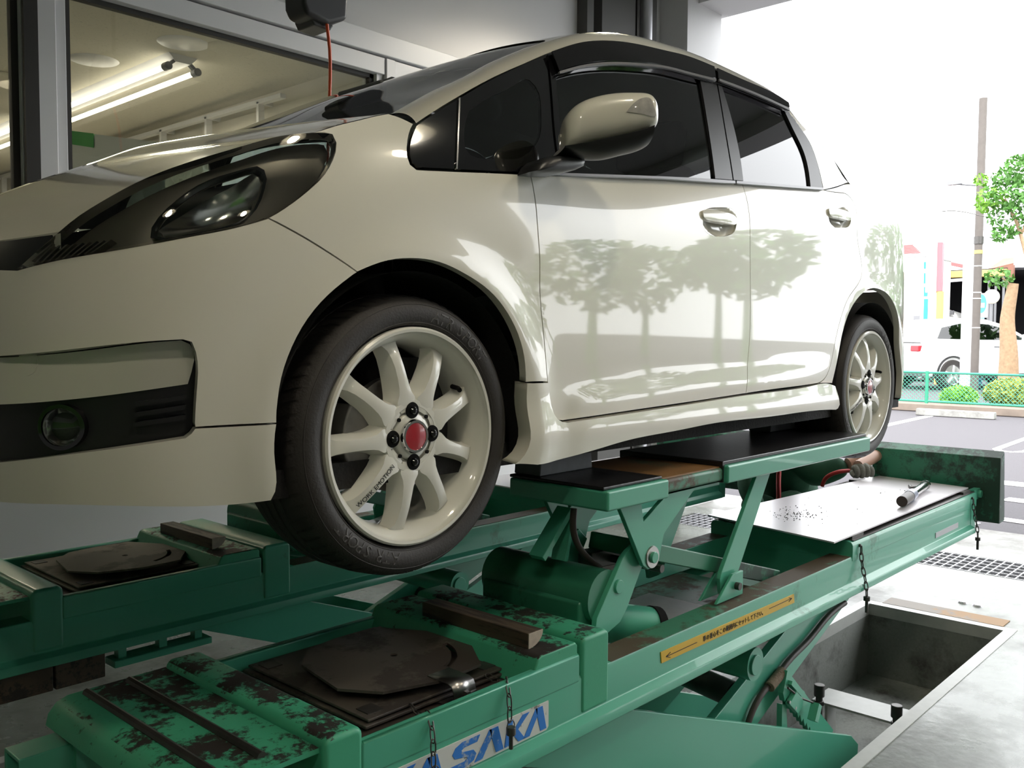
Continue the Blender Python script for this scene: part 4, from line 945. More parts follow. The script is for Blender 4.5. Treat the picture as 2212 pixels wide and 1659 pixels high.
batten(-.2, 5.62, 7.95, 'twin tube ceiling light at the left of the showroom')
for i, (px, py) in enumerate(((396,93),(203,130),(500,104))):
    p = at(px, py, Z=SZ); mb = MB(); mb.lathe([(0,-.012),(.12,-.012),(.15,-.004),(.155,0)], p, 'z', 32)
    tag(mb.build('ceiling_speaker', M['alu'] if i < 2 else M['tile'], smooth=40), ['round white disc on the showroom ceiling right of the tube light','round white disc on the showroom ceiling left of the tube light','faint round disc on the showroom ceiling near the window head'][i], 'ceiling disc')
p = at(20, 180, Z=SZ); mb = MB(); mb.box(p[0]-.3,p[0]+.12,p[1]-.3,p[1]+.3,SZ-.02,SZ); tag(mb.build('ceiling_vent', M['tile'], bevel=.01), 'flat square vent panel on the showroom ceiling', 'vent')
# display rail with hangers on the end wall
ra_, rb_ = at(612, 207, X=SX-.10), at(300, 297, X=SX-.10)
rl = empty('display_rail', tuple(ra_), 'white display rail with hanging loops on the showroom wall', 'rail'); mb = MB(rl.location)
d = _unit(rb_-ra_); mb.bar(ra_, rb_+d*6, .05, .035); mb.build('bar', M['alu'], rl, bevel=.004)
for k in range(8):
    p = ra_+d*(.3+k*.75); mb = MB(rl.location); mb.bar(p, p+[0,0,-.22], .05, .03); mb.bar(p, (SX,p[1],p[2]), .03, .03); mb.build('bracket', M['alu'], rl)
    T = np.linspace(0, 2*math.pi, 25); mb = MB(rl.location); mb.tube([p+[0,.10*math.cos(t),-.32+.10*math.sin(t)] for t in T], .012, 6); mb.build('loop', M['alu'], rl)
# white partition panel with a strip of green tape
pa, pb_ = at(157, 280, Y=6.3), at(360, 312, X=3.3)
t = empty('partition_panel', (2.6,5.6,0), 'pale translucent partition panel with green tape behind the window', 'panel'); mb = MB(t.location)
P0 = at(150, 283, Y=6.4); P1 = at(350, 308, Y=5.0); dn = lambda p, z: np.array([p[0], p[1], z])
top0, top1 = P0, P1; mb.add([dn(P0,.0),dn(P1,.0),P1,P0, dn(P0,.0)+[.03,.03,0],dn(P1,.0)+[.03,.03,0],P1+[.03,.03,0],P0+[.03,.03,0]], [(0,1,2,3),(7,6,5,4),(3,2,6,7),(0,4,5,1),(1,5,6,2),(0,3,7,4)]); mb.build('sheet', mat('pale_panel', (.62,.68,.69), rough=.4), t)
g = P0+(P1-P0)*.02; g2 = P0+(P1-P0)*.30; mb = MB(t.location); of = np.array([-.006,-.006,.002]); mb.add([g+of,g2+of,g2+of-[0,0,.09],g+of-[0,0,.09]], [(0,1,2,3)]); mb.build('tape', mat('green_tape', (.05,.36,.08), rough=.5), t)

# high-bay dome lamps of the workshop
M['bulb'] = mat('lit_bulb', (1,1,1), emit=(1,.86,.62), es=60)
M['shade'] = mat('lamp_reflector_white', (.7,.7,.66), rough=.3)
def dome(x, y, z, label, e=24):
    r = empty('dome_lamp', (x,y,z), label, 'dome lamp', 'dome lamps under the workshop ceiling'); o = r.location
    mb = MB(o); mb.lathe([(.04,.26),(.07,.25),(.15,.16),(.22,.02),(.225,0),(.215,0),(.145,.15),(.06,.235)], (x,y,z), 'z', 36); mb.build('shade', M['shade'], r, smooth=50)
    mb = MB(o); mb.cyl((x,y,z+.25),(x,y,4.56),.02,n=10); mb.build('stem', M['grey_trim'], r)
    mb = MB(o); mb.sphere((x,y,z+.10), .055, 18, 12, (1,1,1.25)); mb.build('bulb', M['bulb'], r, smooth=80)
    ld = bpy.data.lights.new('dome_light', 'SPOT'); ld.energy = e; ld.color = (1,.91,.74); ld.spot_size = math.radians(150); ld.spot_blend = .4; ld.shadow_soft_size = .10
    lo = bpy.data.objects.new('dome_light', ld); COL.objects.link(lo); lo.parent = r; lo.location = (0,0,-.02)
for x, y, z, lb in ((1.3,.15,3.9,'dome lamp hanging above the front left of the car'), (3.4,-.6,3.9,'dome lamp hanging to the left of the car doors'), (-1.2,-.5,3.9,'dome lamp hanging behind the camera'), (4.9,3.55,4.0,'dome lamp hanging close to the grey wall'),
                    (.6,-3.2,3.9,'dome lamp hanging on the far right of the workshop')): dome(x, y, z, lb, 75 if y > 3 else 60)

# cable reel hanging beside the car
rp = at(683, 16, Y=3.48)
r = empty('cable_reel', tuple(rp), 'black cable reel with orange cord hanging under the ceiling', 'cable reel'); o = r.location; x, y, z = rp
M['reel'] = mat('reel_plastic', (.045,.045,.05), rough=.4)
mb = MB(o); mb.prism([(x-.12,z-.03),(x-.10,z-.07),(x+.02,z-.085),(x+.12,z-.04),(x+.13,z+.12),(x+.08,z+.2),(x-.08,z+.2),(x-.125,z+.10)], 'y', y-.075, y+.075); rc_ = mb.build('case', M['reel'], r, bevel=.02, seg=3)
mb = MB(o); mb.prism([(x-.06,z-.06),(x-.04,z-.095),(x+.05,z-.10),(x+.07,z-.07)], 'y', y-.04, y+.09); mb.build('outlet', M['reel'], r, bevel=.008)
mb = MB(o); mb.cyl((x,y,z+.18),(x,y,4.56),.012,n=8); mb.build('hanger', M['dark_steel'], r)
c0 = at(704, 26, Y=3.42); c1 = at(712, 205, Y=3.45)
mb = MB(o); mb.tube(smooth_line([c0+[0,0,.03], c0, c0+(c1-c0)*.35+[.01,0,0], c1, (c1[0],c1[1],1.4), (c1[0]+.02,c1[1],.5), (c1[0]+.05,c1[1]+.25,.02)], 50), .0075, 8); mb.build('cord', mat('orange_cord', (.80,.09,.02), rough=.45), r)
for n_, (px, py) in enumerate(((752,112),(844,141))): 
    p = at(px, py, Y=WY); mb = MB(); mb.cyl(p, p+[0,-.004,0], .010, n=8); tag(mb.build('wall_screw', M['dark_steel']), ['small dark screw head on the grey wall above the header','small dark screw head on the grey wall nearest the windshield'][n_], 'screw')
# ================================================================== THE LIFT
M['green'] = worn('green_lift_paint', (.075,.39,.26), (.065,.25,.165), amount=.12, scale=9, rough=.36, urough=.5, bump=.03, coat=.25)
M['green_shaded'] = worn('shaded_green_paint', (.035,.20,.12), (.02,.05,.035), amount=.4, scale=6, rough=.35, urough=.5, bump=.05)  # darker lift green: shade of inner parts and flap painted in, grimy patches
M['green_chip'] = worn('chipped_green_paint', (.055,.36,.21), GRIME, amount=.47, scale=48, rough=.42, urough=.65, bump=.2, top=True)
M['green_top'] = worn('grimy_green_top', (.055,.22,.135), (.085,.06,.035), amount=.55, scale=10, rough=.4, urough=.6, bump=.1)
M['grime'] = worn('oily_deck', (.050,.040,.033), (.025,.055,.038), amount=.30, scale=12, rough=.35, urough=.5, bump=.15)
M['plate_dark'] = worn('turntable_steel', (.090,.078,.066), (.045,.038,.033), amount=.5, scale=8, rough=.34, urough=.5, bump=.05)
M['plate_dusty'] = worn('dusty_turntable_steel', (.20,.175,.13), (.11,.095,.07), amount=.45, scale=7, rough=.6, urough=.7, bump=.05)
M['wood'] = worn('oiled_wood', (.085,.060,.040), (.03,.024,.02), amount=.5, scale=10, rough=.5, urough=.6, streak=(6,.6,6))
M['wood_end'] = mat('sawn_wood_end', (.42,.36,.29), rough=.7, noise=.2, nscale=60)
M['pad_rubber'] = mat('pad_rubber', (.012,.011,.012), rough=.33, bump=.08, bscale=60, noise=.3, nscale=14)
M['brown_board'] = worn('brown_slider_top', (.26,.135,.05), (.10,.13,.07), amount=.35, scale=8, rough=.45, urough=.5)
M['grey_block'] = mat('grey_block', (.16,.17,.19), rough=.6, noise=.2, nscale=30)
M['sheet'] = mat('slide_plate_steel', (.78,.75,.78), rough=.30, metal=.35, noise=.05, nscale=5, rvar=.05)
M['blue_print'] = worn('blue_print', (.03,.20,.66), (.45,.50,.55), amount=.24, scale=40, rough=.4, urough=.5)
M['sticker_white'] = worn('white_sticker', (.66,.68,.66), (.20,.20,.18), amount=.18, scale=30, rough=.4, urough=.6)
M['yellow'] = mat('yellow_sticker', (.72,.45,.035), rough=.4, noise=.05, nscale=20)
M['hose'] = mat('hose_rubber', (.045,.033,.028), rough=.5)

def text_mesh(txt, size, extrude=.0004, shear=0, spacing=1.0, align='LEFT'):
    cu = bpy.data.curves.new('t', 'FONT'); cu.body = txt; cu.size = size; cu.extrude = extrude; cu.shear = shear; cu.space_character = spacing; cu.align_x = align; cu.resolution_u = 2
    to = bpy.data.objects.new('t', cu); COL.objects.link(to); dg = bpy.context.evaluated_depsgraph_get(); dg.update(); me = bpy.data.meshes.new_from_object(to.evaluated_get(dg)); bpy.data.objects.remove(to); me.materials.clear(); return me
def rounded_u(x0, x1, z0, z1, r=.018, n=5):
    """outline of a box with the two top corners rounded, in (x, z)"""
    p = [(x0,z0),(x1,z0)]
    p += [(x1-r+r*math.cos(a), z1-r+r*math.sin(a)) for a in np.linspace(0, math.pi/2, n)]
    p += [(x0+r+r*math.cos(a), z1-r+r*math.sin(a)) for a in np.linspace(math.pi/2, math.pi, n)]
    return p
def chain(parent, org, pts, r=.009, wire=.0022, name='link'):
    pts = smooth_line(pts, max(4, int(np.linalg.norm(np.diff(np.array(pts), axis=0), axis=1).sum()/.024)+1)); T = np.linspace(0, 2*math.pi, 17)
    for i in range(len(pts)-1):
        a, b = pts[i], pts[i+1]; c = (a+b)/2; d = _unit(b-a); h = np.linalg.norm(b-a)/2+.004
        s = np.cross(d, (1,0,0) if i % 2 else (0,1,0)); s = _unit(s) if np.linalg.norm(s) > .05 else np.array([0,0,1.])
        mb = MB(org); mb.tube([c+d*h*math.cos(t)*1.0+s*.0065*np.sign(math.sin(t))*abs(math.sin(t))**.6 for t in T], wire, 5, caps=False); mb.build(name, M['dark_steel'], parent)
def runway(y0, y1, near):
    lab = 'green lift runway nearest the camera with turntable and stickers' if near else 'far green lift runway beside the grey wall'
    t = empty('lift_runway', (2.8, (y0+y1)/2, .54), lab, 'lift runway', 'runways of the alignment lift'); o = t.location
    X0, X1 = .62, 4.80
    s = 1
    for nm, ya, sg in (('side_channel', y0, 1), ('side_channel', y1, -1)):
        mb = MB(o); mb.prism([(ya+sg*.005,.682),(ya+sg*.002,.672),(ya+sg*.002,.584),(ya-sg*.020,.572),(ya-sg*.024,.562),(ya-sg*.024,.546),(ya+sg*.06,.542),(ya+sg*.06,.55),(ya+sg*.012,.565),(ya+sg*.012,.673),(ya+sg*.078,.673),(ya+sg*.078,.6),(ya+sg*.084,.6),(ya+sg*.084,.682)], 'x', X0, X1)
        mb.build(nm, M['green'], t, bevel=.003)
        mb = MB(o); mb.box(1.83, 3.33, min(ya+sg*.003, ya+sg*.083), max(ya+sg*.003, ya+sg*.083), .682, .6835); mb.build('top_flange', M['green_top'], t)
    # front deck: side plates, oily deck, stop bar, wedge block, end block
    for ya, yb in ((y0, y0+.022), (y1-.022, y1)):
        mb = MB(o); mb.prism([(1.04,.667),(1.70,.667),(1.70,.734),(1.695,.738),(1.045,.738),(1.04,.734)], 'y', ya, yb); mb.build('deck_side', M['green'], t, bevel=.007, seg=3)
    mb = MB(o); mb.box(1.04,1.72,y0+.02,y1-.02,.690,.700); mb.build('deck', M['grime'], t)
    mb = MB(o); mb.prism(rounded_u(.955,1.045,.585,.770), 'y', y0-.001, y1+.001); mb.build('stop_bar', M['green_chip'] if near else M['green'], t, bevel=.012, seg=3)
    mb = MB(o); mb.prism([(1.52,.70),(1.695,.70),(1.695,.758),(1.688,.767),(1.562,.767),(1.55,.762)], 'y', y0+.004, y1-.004); mb.build('wedge_block', M['green_chip'], t, bevel=.005)
    mb = MB(o); mb.prism(rounded_u(1.705,1.815,.585,.772,.016), 'y', y0-.002, y1+.002); mb.build('end_block', M['green_chip'] if near else M['green'], t, bevel=.010, seg=3)
    # approach plate at the front with two anti-slip ribs
    mb = MB(o); mb.prism([(.70,.700),(.705,.722),(.722,.742),(.745,.750),(.970,.752),(.974,.748),(.974,.585),(.966,.585),(.966,.742),(.745,.742),(.726,.734),(.712,.718),(.708,.700)], 'y', y0+.015, y1+.0); ap = mb.build('approach_plate', M['green_chip'], t, smooth=40)
    for xx in (.775, .865):
        mb = MB(o); mb.tube([(xx,y0+.06,.752),(xx,y1-.02,.752)], .009, 8); mb.build('rib', M['dark_steel'], ap)
    mb = MB(o); mb.box(.72,.80,y1-.10,y1-.03,.60,.735); mb.build('plate_foot', M['green'], t)
    # rear deck
    mb = MB(o); mb.prism([(y0,.664),(y0,.722),(y0+.006,.734),(y0+.02,.738),(y0+.07,.738),(y0+.072,.730),(y1-.072,.730),(y1-.07,.738),(y1-.02,.738),(y1-.006,.734),(y1,.722),(y1,.664)], 'x', 3.34, 4.885); rd_ = mb.build('rear_deck', M['green'], t, bevel=.003)
    for ya in (y0+.005, y1-.075):
        mb = MB(o); mb.box(3.36,4.87,ya,ya+.07,.737,.7395); mb.build('rub_strip', M['dark_steel'], rd_)
        for xx in (3.37, 4.72): mb = MB(o); mb.box(xx,xx+.11,ya+.01,ya+.055,.739,.751); mb.build('retainer', M['dark_steel'], rd_)
    mb = MB(o); mb.box(3.342,3.36,y0+.01,y1-.01,.55,.735); mb.build('deck_bulkhead', M['green'], t)
    mb = MB(o); mb.box(1.815,1.83,y0+.08,y1-.08,.56,.69); mb.build('front_bulkhead', M['green'], t)
    mb = MB(o); mb.box(2.38,2.98,y0+.08,y1-.08,.585,.60); mb.build('base_plate', M['green_top'], t)
    mb = MB(o); mb.box(4.80,4.87,y0+.0,y0+.05,.54,.664); mb.build('end_plate', M['green'], t)
    # stop flap at the rear end
    fl = MB(o); fl.prism([(4.965,.575),(4.975,.575),(4.965,.90),(5.02,.925),(5.02,.935),(4.955,.905)], 'y', y0-.085, y1-.05); flp = fl.build('stop_flap', M['green_shaded'], t, bevel=.003)
    mb = MB(o); mb.prism([(4.975,.575),(5.06,.58),(5.02,.925),(4.965,.90)], 'y', y0-.085, y0-.075); mb.build('flap_cheek', M['green_shaded'], flp)
    for yy in (y0+.02, y1-.06): mb = MB(o); mb.bar((4.86,yy,.72),(4.99,yy,.72),.03,.05); mb.cyl((4.93,yy-.03,.72),(4.93,yy+.03,.72),.018,n=14); mb.build('hinge', M['green'], flp)
    if near:
        # lettering plate, cut by the runway's lower edge
        st = MB(o); st.prism([(.985,.657),(.985,.590),(1.575,.590),(1.582,.597),(1.582,.657)], 'y', y0-.0005, y0+.002); stk = st.build('name_sticker', M['sticker_white'], t)
        stk['label'] = 'white sticker with big blue italic capitals'
        def glyph(nm, polys, x, w):
            mb = MB(o)
            for pl in polys:
                h = .056; sh = .30; q = [(x+(a*w)+sh*b*h*.6, .5955+b*h) for a, b in pl]; mb.prism(q, 'y', y0-.0016, y0-.0004)
            mb.build(nm, M['blue_print'], stk, smooth=0)
        LA = [[(0,0),(.26,0),(.50,.62),(.58,1),(.36,1)], [(.36,1),(.66,1),(.96,0),(.70,0),(.50,.62)]]
        A1 = [[(-.08,0),(.20,0),(.46,.66),(.42,1),(.34,1)], [(.34,1),(.66,1),(.98,0),(.70,0),(.44,.72)]]
        SS = [[(.05,0),(.62,0),(.86,.12),(.92,.34),(.80,.52),(.40,.62),(.36,.70),(.46,.77),(.90,.77),(.98,1),(.36,1),(.14,.88),(.06,.66),(.16,.48),(.56,.38),(.62,.30),(.54,.23),(.0,.23)]]
        KK = [[(0,0),(.24,0),(.24,1),(0,1)], [(.24,.42),(.66,1),(.96,1),(.52,.50),(.90,0),(.60,0),(.30,.40)]]
        YY_ = [[(.36,0),(.62,0),(.62,.45),(.98,1),(.72,1),(.5,.62),(.26,1),(0,1),(.36,.45)]]
        II = [[(0,0),(.55,0),(.55,1),(0,1)]]
        for nm, g, x, w in (('letter_i',II,1.020,.045),('letter_y',YY_,1.080,.085),('letter_a',A1,1.165,.085),('letter_s',SS,1.262,.085),('letter_a',A1,1.345,.085),('letter_k',KK,1.432,.075),('letter_a',A1,1.500,.075)): glyph(nm, g, x, w)
        mb = MB(o); mb.prism([(.99,.600),(1.012,.600),(1.020,.648),(.998,.648)], 'y', y0-.0016, y0-.0004); mb.build('letter_mark', M['red_cap'], stk)
        ys = MB(o); ys.prism([(2.055,.619),(2.857,.6125),(2.852,.6425),(2.050,.6505)], 'y', y0-.0005, y0+.002); yst = ys.build('yellow_sticker', M['yellow'], t); yst['label'] = 'yellow strip with black arrows and Japanese text'
        me = text_mesh('車の重心をこの範囲内にセットして下さい。', .0185, spacing=1.04, align='CENTER'); me.materials.append(M['print_black'])
        for v in me.vertices: v.co = Vector((2.455+v.co.x-o[0], y0-.0012-v.co.z-o[1], .6245+v.co.y-v.co.x*.009-o[2]))
        link('sticker_text', me, yst)
        for x0_, x1_, s_ in ((2.075,2.235,-1),(2.675,2.835,1)):
            zz = .632; mb = MB(o); mb.box(x0_,x1_,y0-.0014,y0-.0004,zz-.0008,zz+.0008); tip = x1_ if s_ > 0 else x0_
            for q in (-1, 1): mb.bar((tip,y0-.001,zz),(tip-s_*.022,y0-.001,zz+q*.007),.0012,.0016,up=(0,1,0))
            mb.build('arrow', M['print_black'], yst)
        mb = MB(o); mb.box(4.28,4.60,y0-.0005,y0+.003,.600,.624); ss = mb.build('grey_label', mat('silver_label', (.5,.5,.54), rough=.4), t)
        # retaining pins on chains along the rear
        for xx in (3.40, 4.80):
            mb = MB(o); mb.cyl((xx,y0-.006,.715),(xx,y0+.004,.715),.006,n=10); mb.build('chain_stud', M['dark_steel'], t)
            chain(t, o, [(xx,y0-.008,.712),(xx-.004,y0-.014,.65),(xx-.002,y0-.03,.575),(xx,y0-.034,.525)], name='chain_link')
            mb = MB(o); mb.cyl((xx,y0-.034,.525),(xx,y0-.034,.510),.012,n=12); mb.cyl((xx,y0-.034,.510),(xx,y0-.034,.465),.006,n=10); mb.build('hanging_pin', M['dark_steel'], t)
        mb = MB(o); mb.cyl((1.81,y0+.06,.712),(1.86,y0+.06,.712),.010,n=12); mb.build('grease_fitting', M['galv'], t)
    else:
        # brackets and dark blocks bolted under the far runway
        fb = MB(o); fb.box(1.18,1.50,y0-.02,y0+.05,.490,.512); fbo = fb.build('under_rail', M['green'], t, bevel=.003)
        for xx in (1.20, 1.33, 1.45): mb = MB(o); mb.box(xx,xx+.025,y0,y0+.03,.512,.545); mb.build('under_bracket', M['green'], fbo)
        for k in range(4):
            mb = MB(o); mb.box(1.165-(k+1)*.150,1.165-k*.150-.006,y0-.005,y0+.05,.468,.543); mb.build('under_block', M['wood'], t, bevel=.004)
    return t
run_n = runway(1.33, 1.93, True); run_f = runway(2.72, 3.32, False)

def turntable(yo, dusty, label):
    t = empty('turntable', (1.35, 1.62+yo, .700), label, 'turntable', 'steering turntables on the runways'); o = t.location; d = np.array([0, yo, 0])
    mt = M['plate_dusty'] if dusty else M['plate_dark']
    mb = MB(o); mb.box(1.125,1.555,1.425+yo,1.885+yo,.705,.712); mb.build('base_plate', mt, t, bevel=.002)
    mb = MB(o); mb.box(1.135,1.545,1.43+yo,1.88+yo,.716,.722); mb.build('middle_plate', mt, t, bevel=.002)
    for xx in (1.17, 1.51):
        for yy in (1.47, 1.84): mb = MB(o); mb.box(xx-.02,xx+.02,yy+yo-.02,yy+yo+.02,.700,.724); mb.build('spacer', M['dark_steel'], t)
    oct_ = [(1.185,1.735),(1.255,1.810),(1.345,1.828),(1.470,1.825),(1.545,1.700),(1.545,1.545),(1.470,1.440),(1.345,1.430),(1.210,1.475),(1.155,1.560)]
    hole = [(1.37+.010*math.cos(a), 1.63+.010*math.sin(a)) for a in np.linspace(0, 2*math.pi, 13)[:-1]]
    slot = []
    for a in np.linspace(math.radians(-72), math.radians(-12), 16): slot.append((1.355+.150*math.cos(a), 1.635+.150*math.sin(a)))
    for a in np.linspace(math.radians(-12), math.radians(-72), 16): slot.append((1.355+.164*math.cos(a), 1.635+.164*math.sin(a)))
    V = []; E_ = []
    for lp in (oct_, hole, slot):
        b = len(V); V += lp; E_ += [(b+i, b+(i+1)%len(lp)) for i in range(len(lp))]
    vo, eo, fo, *_ = delaunay_2d_cdt([Vector(v) for v in V], E_, [], 0, 1e-6); uv = np.array([tuple(v) for v in vo]); mb = MB(o); top = [(a,b+yo,.746) for a,b in uv]; bot = [(a,b+yo,.740) for a,b in uv]; n = len(uv); fs_ = []
    for f in fo:
        c = uv[list(f)].mean(0)[None]
        if inside(np.array(oct_), c)[0] and not inside(np.array(hole), c)[0] and not inside(np.array(slot), c)[0]: fs_.append(tuple(f))
    de = {(f[i], f[(i+1)%3]) for f in fs_ for i in range(3)}
    sd_ = [(a, b, b+n, a+n) for a, b in de if (b, a) not in de]
    mb.add(top+bot, fs_+[tuple(i+n for i in f[::-1]) for f in fs_]+sd_); mb.build('top_plate', mt, t, smooth=20)
    mb = MB(o); mb.cyl((1.355,1.63+yo,.722),(1.355,1.63+yo,.740),.13,n=40); mb.build('bearing', M['dark_steel'], t, smooth=40)
    mb = MB(o); mb.cyl((1.37,1.63+yo,.738),(1.37,1.63+yo,.742),.012,n=12); mb.build('centre_bolt', M['gap'], t)
    return t, o
tn, o = turntable(0, False, 'oily steel turntable on the near runway')
tf, _ = turntable(1.41, True, 'dusty pale steel turntable on the far runway')
# lock bracket and two pins on chains at the near turntable
mb = MB(o); mb.grid(np.array([[(x_,1.47,.749),(x_,1.405,.749),(x_,1.392,.744),(x_,1.387,.735),(x_+.004,1.384,.705),(x_,1.39,.702),(x_-.02,1.45,.702)] for x_ in (1.332,1.398)]))
lb_ = mb.build('lock_bracket', M['steel'], tn); sm = lb_.modifiers.new('thick', 'SOLIDIFY'); sm.thickness = .003
mb = MB(o); mb.cyl((1.366,1.386,.720),(1.366,1.374,.720),.009,n=6); mb.bar((1.366,1.38,.720),(1.395,1.38,.722),.006,.005); mb.build('lock_bolt', M['dark_steel'], lb_)
for nm, pts in (('a', [(1.245,1.425,.722),(1.235,1.385,.712),(1.222,1.345,.735),(1.210,1.322,.715),(1.207,1.314,.670),(1.205,1.312,.640)]), ('b', [(1.475,1.425,.722),(1.48,1.38,.715),(1.455,1.345,.738),(1.437,1.322,.720),(1.432,1.314,.685),(1.430,1.312,.662)])):
    chain(tn, o, pts, wire=.0017, name='chain_link'); e = np.array(pts[-1])
    T = np.linspace(0, 2*math.pi, 25); mb = MB(o); mb.tube([e+[.012*math.cos(t),-.003,-.012+.014*math.sin(t)] for t in T], .0012, 6); rg = mb.build('pin_ring', M['dark_steel'], tn)
    mb = MB(o); mb.cyl(e+[0,-.004,-.012],e+[0,-.004,-.030],.0105,n=16); mb.cyl(e+[0,-.004,-.030],e+[0,-.004,-.062],.0048,n=12); mb.build('lock_pin', M['dark_steel'], rg, bevel=.0015)
# half-round timber stops lying on the wedge blocks
def stop_bar(yo, label):
    t = empty('timber_bar', (1.60,1.57+yo,.767), label, 'timber bar', 'timber bars on the runways'); o = t.location
    pr = [(1.572,.767)]+[(1.572+.052*math.sin(a)*1.0, .802-.035*math.cos(a)) for a in np.linspace(.05, math.pi/2, 9)]+[(1.624,.804),(1.572,.804)]
    mb = MB(o); mb.prism(pr, 'y', 1.385+yo, 1.755+yo); mb.build('bar', M['wood'], t, bevel=.002)
    cx_ = np.mean(pr, 0); mb = MB(o); mb.prism([tuple(cx_+(np.array(p)-cx_)*.97) for p in pr], 'y', 1.3835+yo, 1.386+yo); mb.build('end_grain', M['wood_end'], t)
stop_bar(0, 'dark half-round timber bar with pale end on the near runway'); stop_bar(1.44, 'dark half-round timber bar lying on the far runway')

# ---- free-wheel jack on a runway
def jack(yo, label, near):
    t = empty('wheel_free_jack', (2.55,1.62+yo,.60), label, 'jack', 'scissor jacks between runway and car'); o = t.location
    B = lambda *a: MB(o).box(a[0],a[1],a[2]+yo,a[3]+yo,a[4],a[5])
    Y = lambda *p: [(a, b+yo, c) for a, b, c in p]
    B(1.845,2.128,1.36,1.70,1.055,1.108).build('front_pad', M['green'], t, bevel=.007, seg=3)
    B(1.846,2.115,1.375,1.70,1.1085,1.117).build('pad_rubber', M['pad_rubber'], t, bevel=.003)
    B(2.10,2.475,1.376,1.735,1.064,1.104).build('slider', M['green_top'], t, bevel=.010, seg=3)
    B(2.128,2.47,1.386,1.725,1.103,1.108).build('slider_top', M['brown_board'], t)
    B(2.20,2.47,1.40,1.70,1.048,1.056).build('slider_guide', M['green'], t)
    B(2.452,3.565,1.36,1.76,1.057,1.112).build('rear_pad', M['green'], t, bevel=.007, seg=3)
    B(2.448,3.56,1.376,1.76,1.112,1.124).build('pad_rubber', M['pad_rubber'], t, bevel=.003)
    B(2.444,2.456,1.375,1.755,1.06,1.122).build('pad_edge', M['pad_rubber'], t)
    yb = [(1.945,1.056),(2.047,1.056),(2.062,.995),(2.180,1.056),(2.33,1.056),(2.165,.945),(2.150,.905),(2.140,.875),(2.115,.857),(2.085,.857),(2.062,.872)]
    for y in (1.398, 1.662):
        mb = MB(o); mb.prism(yb, 'y', y+yo, y+.014+yo); bk = mb.build('fork_bracket', M['green'], t, bevel=.002)
        mb = MB(o); mb.lathe([(.013,-.004),(.030,-.004),(.032,.0),(.032,.004)], (2.104,y-.0+yo,.889), 'y', 28); mb.build('washer', M['steel'], bk, smooth=40)
        mb = MB(o); mb.cyl((2.104,y-.012+yo,.889),(2.104,y+.03+yo,.889),.016,n=20); mb.build('pin', M['green'], bk, bevel=.002)
    la = [(2.03,.915),(2.085,.935),(2.125,.90),(2.03,.76),(1.995,.725),(1.915,.700),(1.885,.730),(1.890,.76),(2.005,.90)]
    for y in (1.425, 1.64):
        mb = MB(o); mb.prism(la, 'y', y+yo, y+.016+yo); arm = mb.build('lower_arm', M['green'], t, bevel=.002)
        mb = MB(o); mb.cyl((1.985,y-.006+yo,.825),(1.985,y+.02+yo,.825),.019,n=20); mb.build('pivot', M['green'], arm, bevel=.002)
    mb = MB(o); mb.cyl(Y((1.945,1.44,.80))[0], Y((1.945,1.83,.80))[0], .075, n=28); mb.build('torsion_tube', M['green_shaded'], t, smooth=40)
    B(1.86,2.0,1.46,1.82,.69,.80).build('cross_box', M['green_shaded'], t, bevel=.01)
    mb = MB(o); mb.cyl(Y((1.90,1.60,.73))[0], Y((2.215,1.475,.648))[0], .058, n=28); cy = mb.build('lift_cylinder', M['green'], t, smooth=40)
    mb = MB(o); mb.cyl(Y((2.21,1.477,.649))[0], Y((2.235,1.467,.643))[0], .062, n=28); mb.build('cylinder_end', M['gap'], cy, smooth=40)
    for dy in (0.0,):
        for y in (1.395, 1.66):
            mb = MB(o); mb.prism([(2.705,1.056),(2.800,1.056),(2.575,.735),(2.545,.705),(2.485,.705),(2.475,.755),(2.485,.775)], 'y', y+yo, y+.014+yo); mb.build('rear_strut', M['green'], t, bevel=.002)
    for y in (1.375, 1.43):
        mb = MB(o); mb.prism([(2.42,.690),(2.585,.690),(2.585,.765),(2.52,.765)], 'y', y+yo, y+.010+yo); ft = mb.build('strut_foot', M['green'], t, bevel=.002)
    mb = MB(o); mb.cyl(Y((2.54,1.36,.725))[0], Y((2.54,1.45,.725))[0], .012, n=14); mb.build('foot_pin', M['dark_steel'], t)
    # rear diagonal link, inner cross arms
    mb = MB(o); mb.bar(Y((2.12,1.53,.90))[0], Y((2.95,1.53,.66))[0], .20, .05); mb.build('inner_link', M['green_shaded'], t, bevel=.004)
    a, b, c = at(1222,1098,Y=1.56), at(1160,1205,Y=1.56), at(1208,1210,Y=1.56); dy = np.array([0,yo,0])
    mb = MB(o); mb.bar(a+dy, b+dy, .05, .018); mb.build('stay', M['green'], t, bevel=.002); mb = MB(o); mb.bar(a+dy+[.012,0,0], c+dy, .05, .014); mb.build('stay', M['green'], t, bevel=.002)
    mb = MB(o); mb.bar((2.06,1.60+yo,.855),(2.30,1.60+yo,.84),.05,.05); mb.build('valve_block', M['dark_steel'], t, bevel=.004); mb = MB(o); mb.cyl((2.16,1.40+yo,.845),(2.16,1.58+yo,.845),.012,n=8); mb.build('valve_stem', M['dark_steel'], t)
    h = [at(1240,1098,Y=1.50), at(1238,1140,Y=1.50), at(1250,1180,Y=1.50), at(1272,1207,Y=1.50), at(1295,1226,Y=1.50)]
    mb = MB(o); mb.tube([p+dy for p in smooth_line(h, 24)], .009, 8); mb.build('hose', M['hose'], t, smooth=60)
    mb = MB(o); mb.add([(2.30,1.42+yo,.612),(2.62,1.42+yo,.612),(2.62,1.75+yo,.612),(2.28,1.75+yo,.612)], [(0,1,2,3)]); mb.build('shim_plate', M['pit_steel'], t)
    return t
jack(0, 'green scissor jack with black rubber pads under the car sill', True); jack(1.41, 'green scissor jack on the far runway behind the front wheel', False)
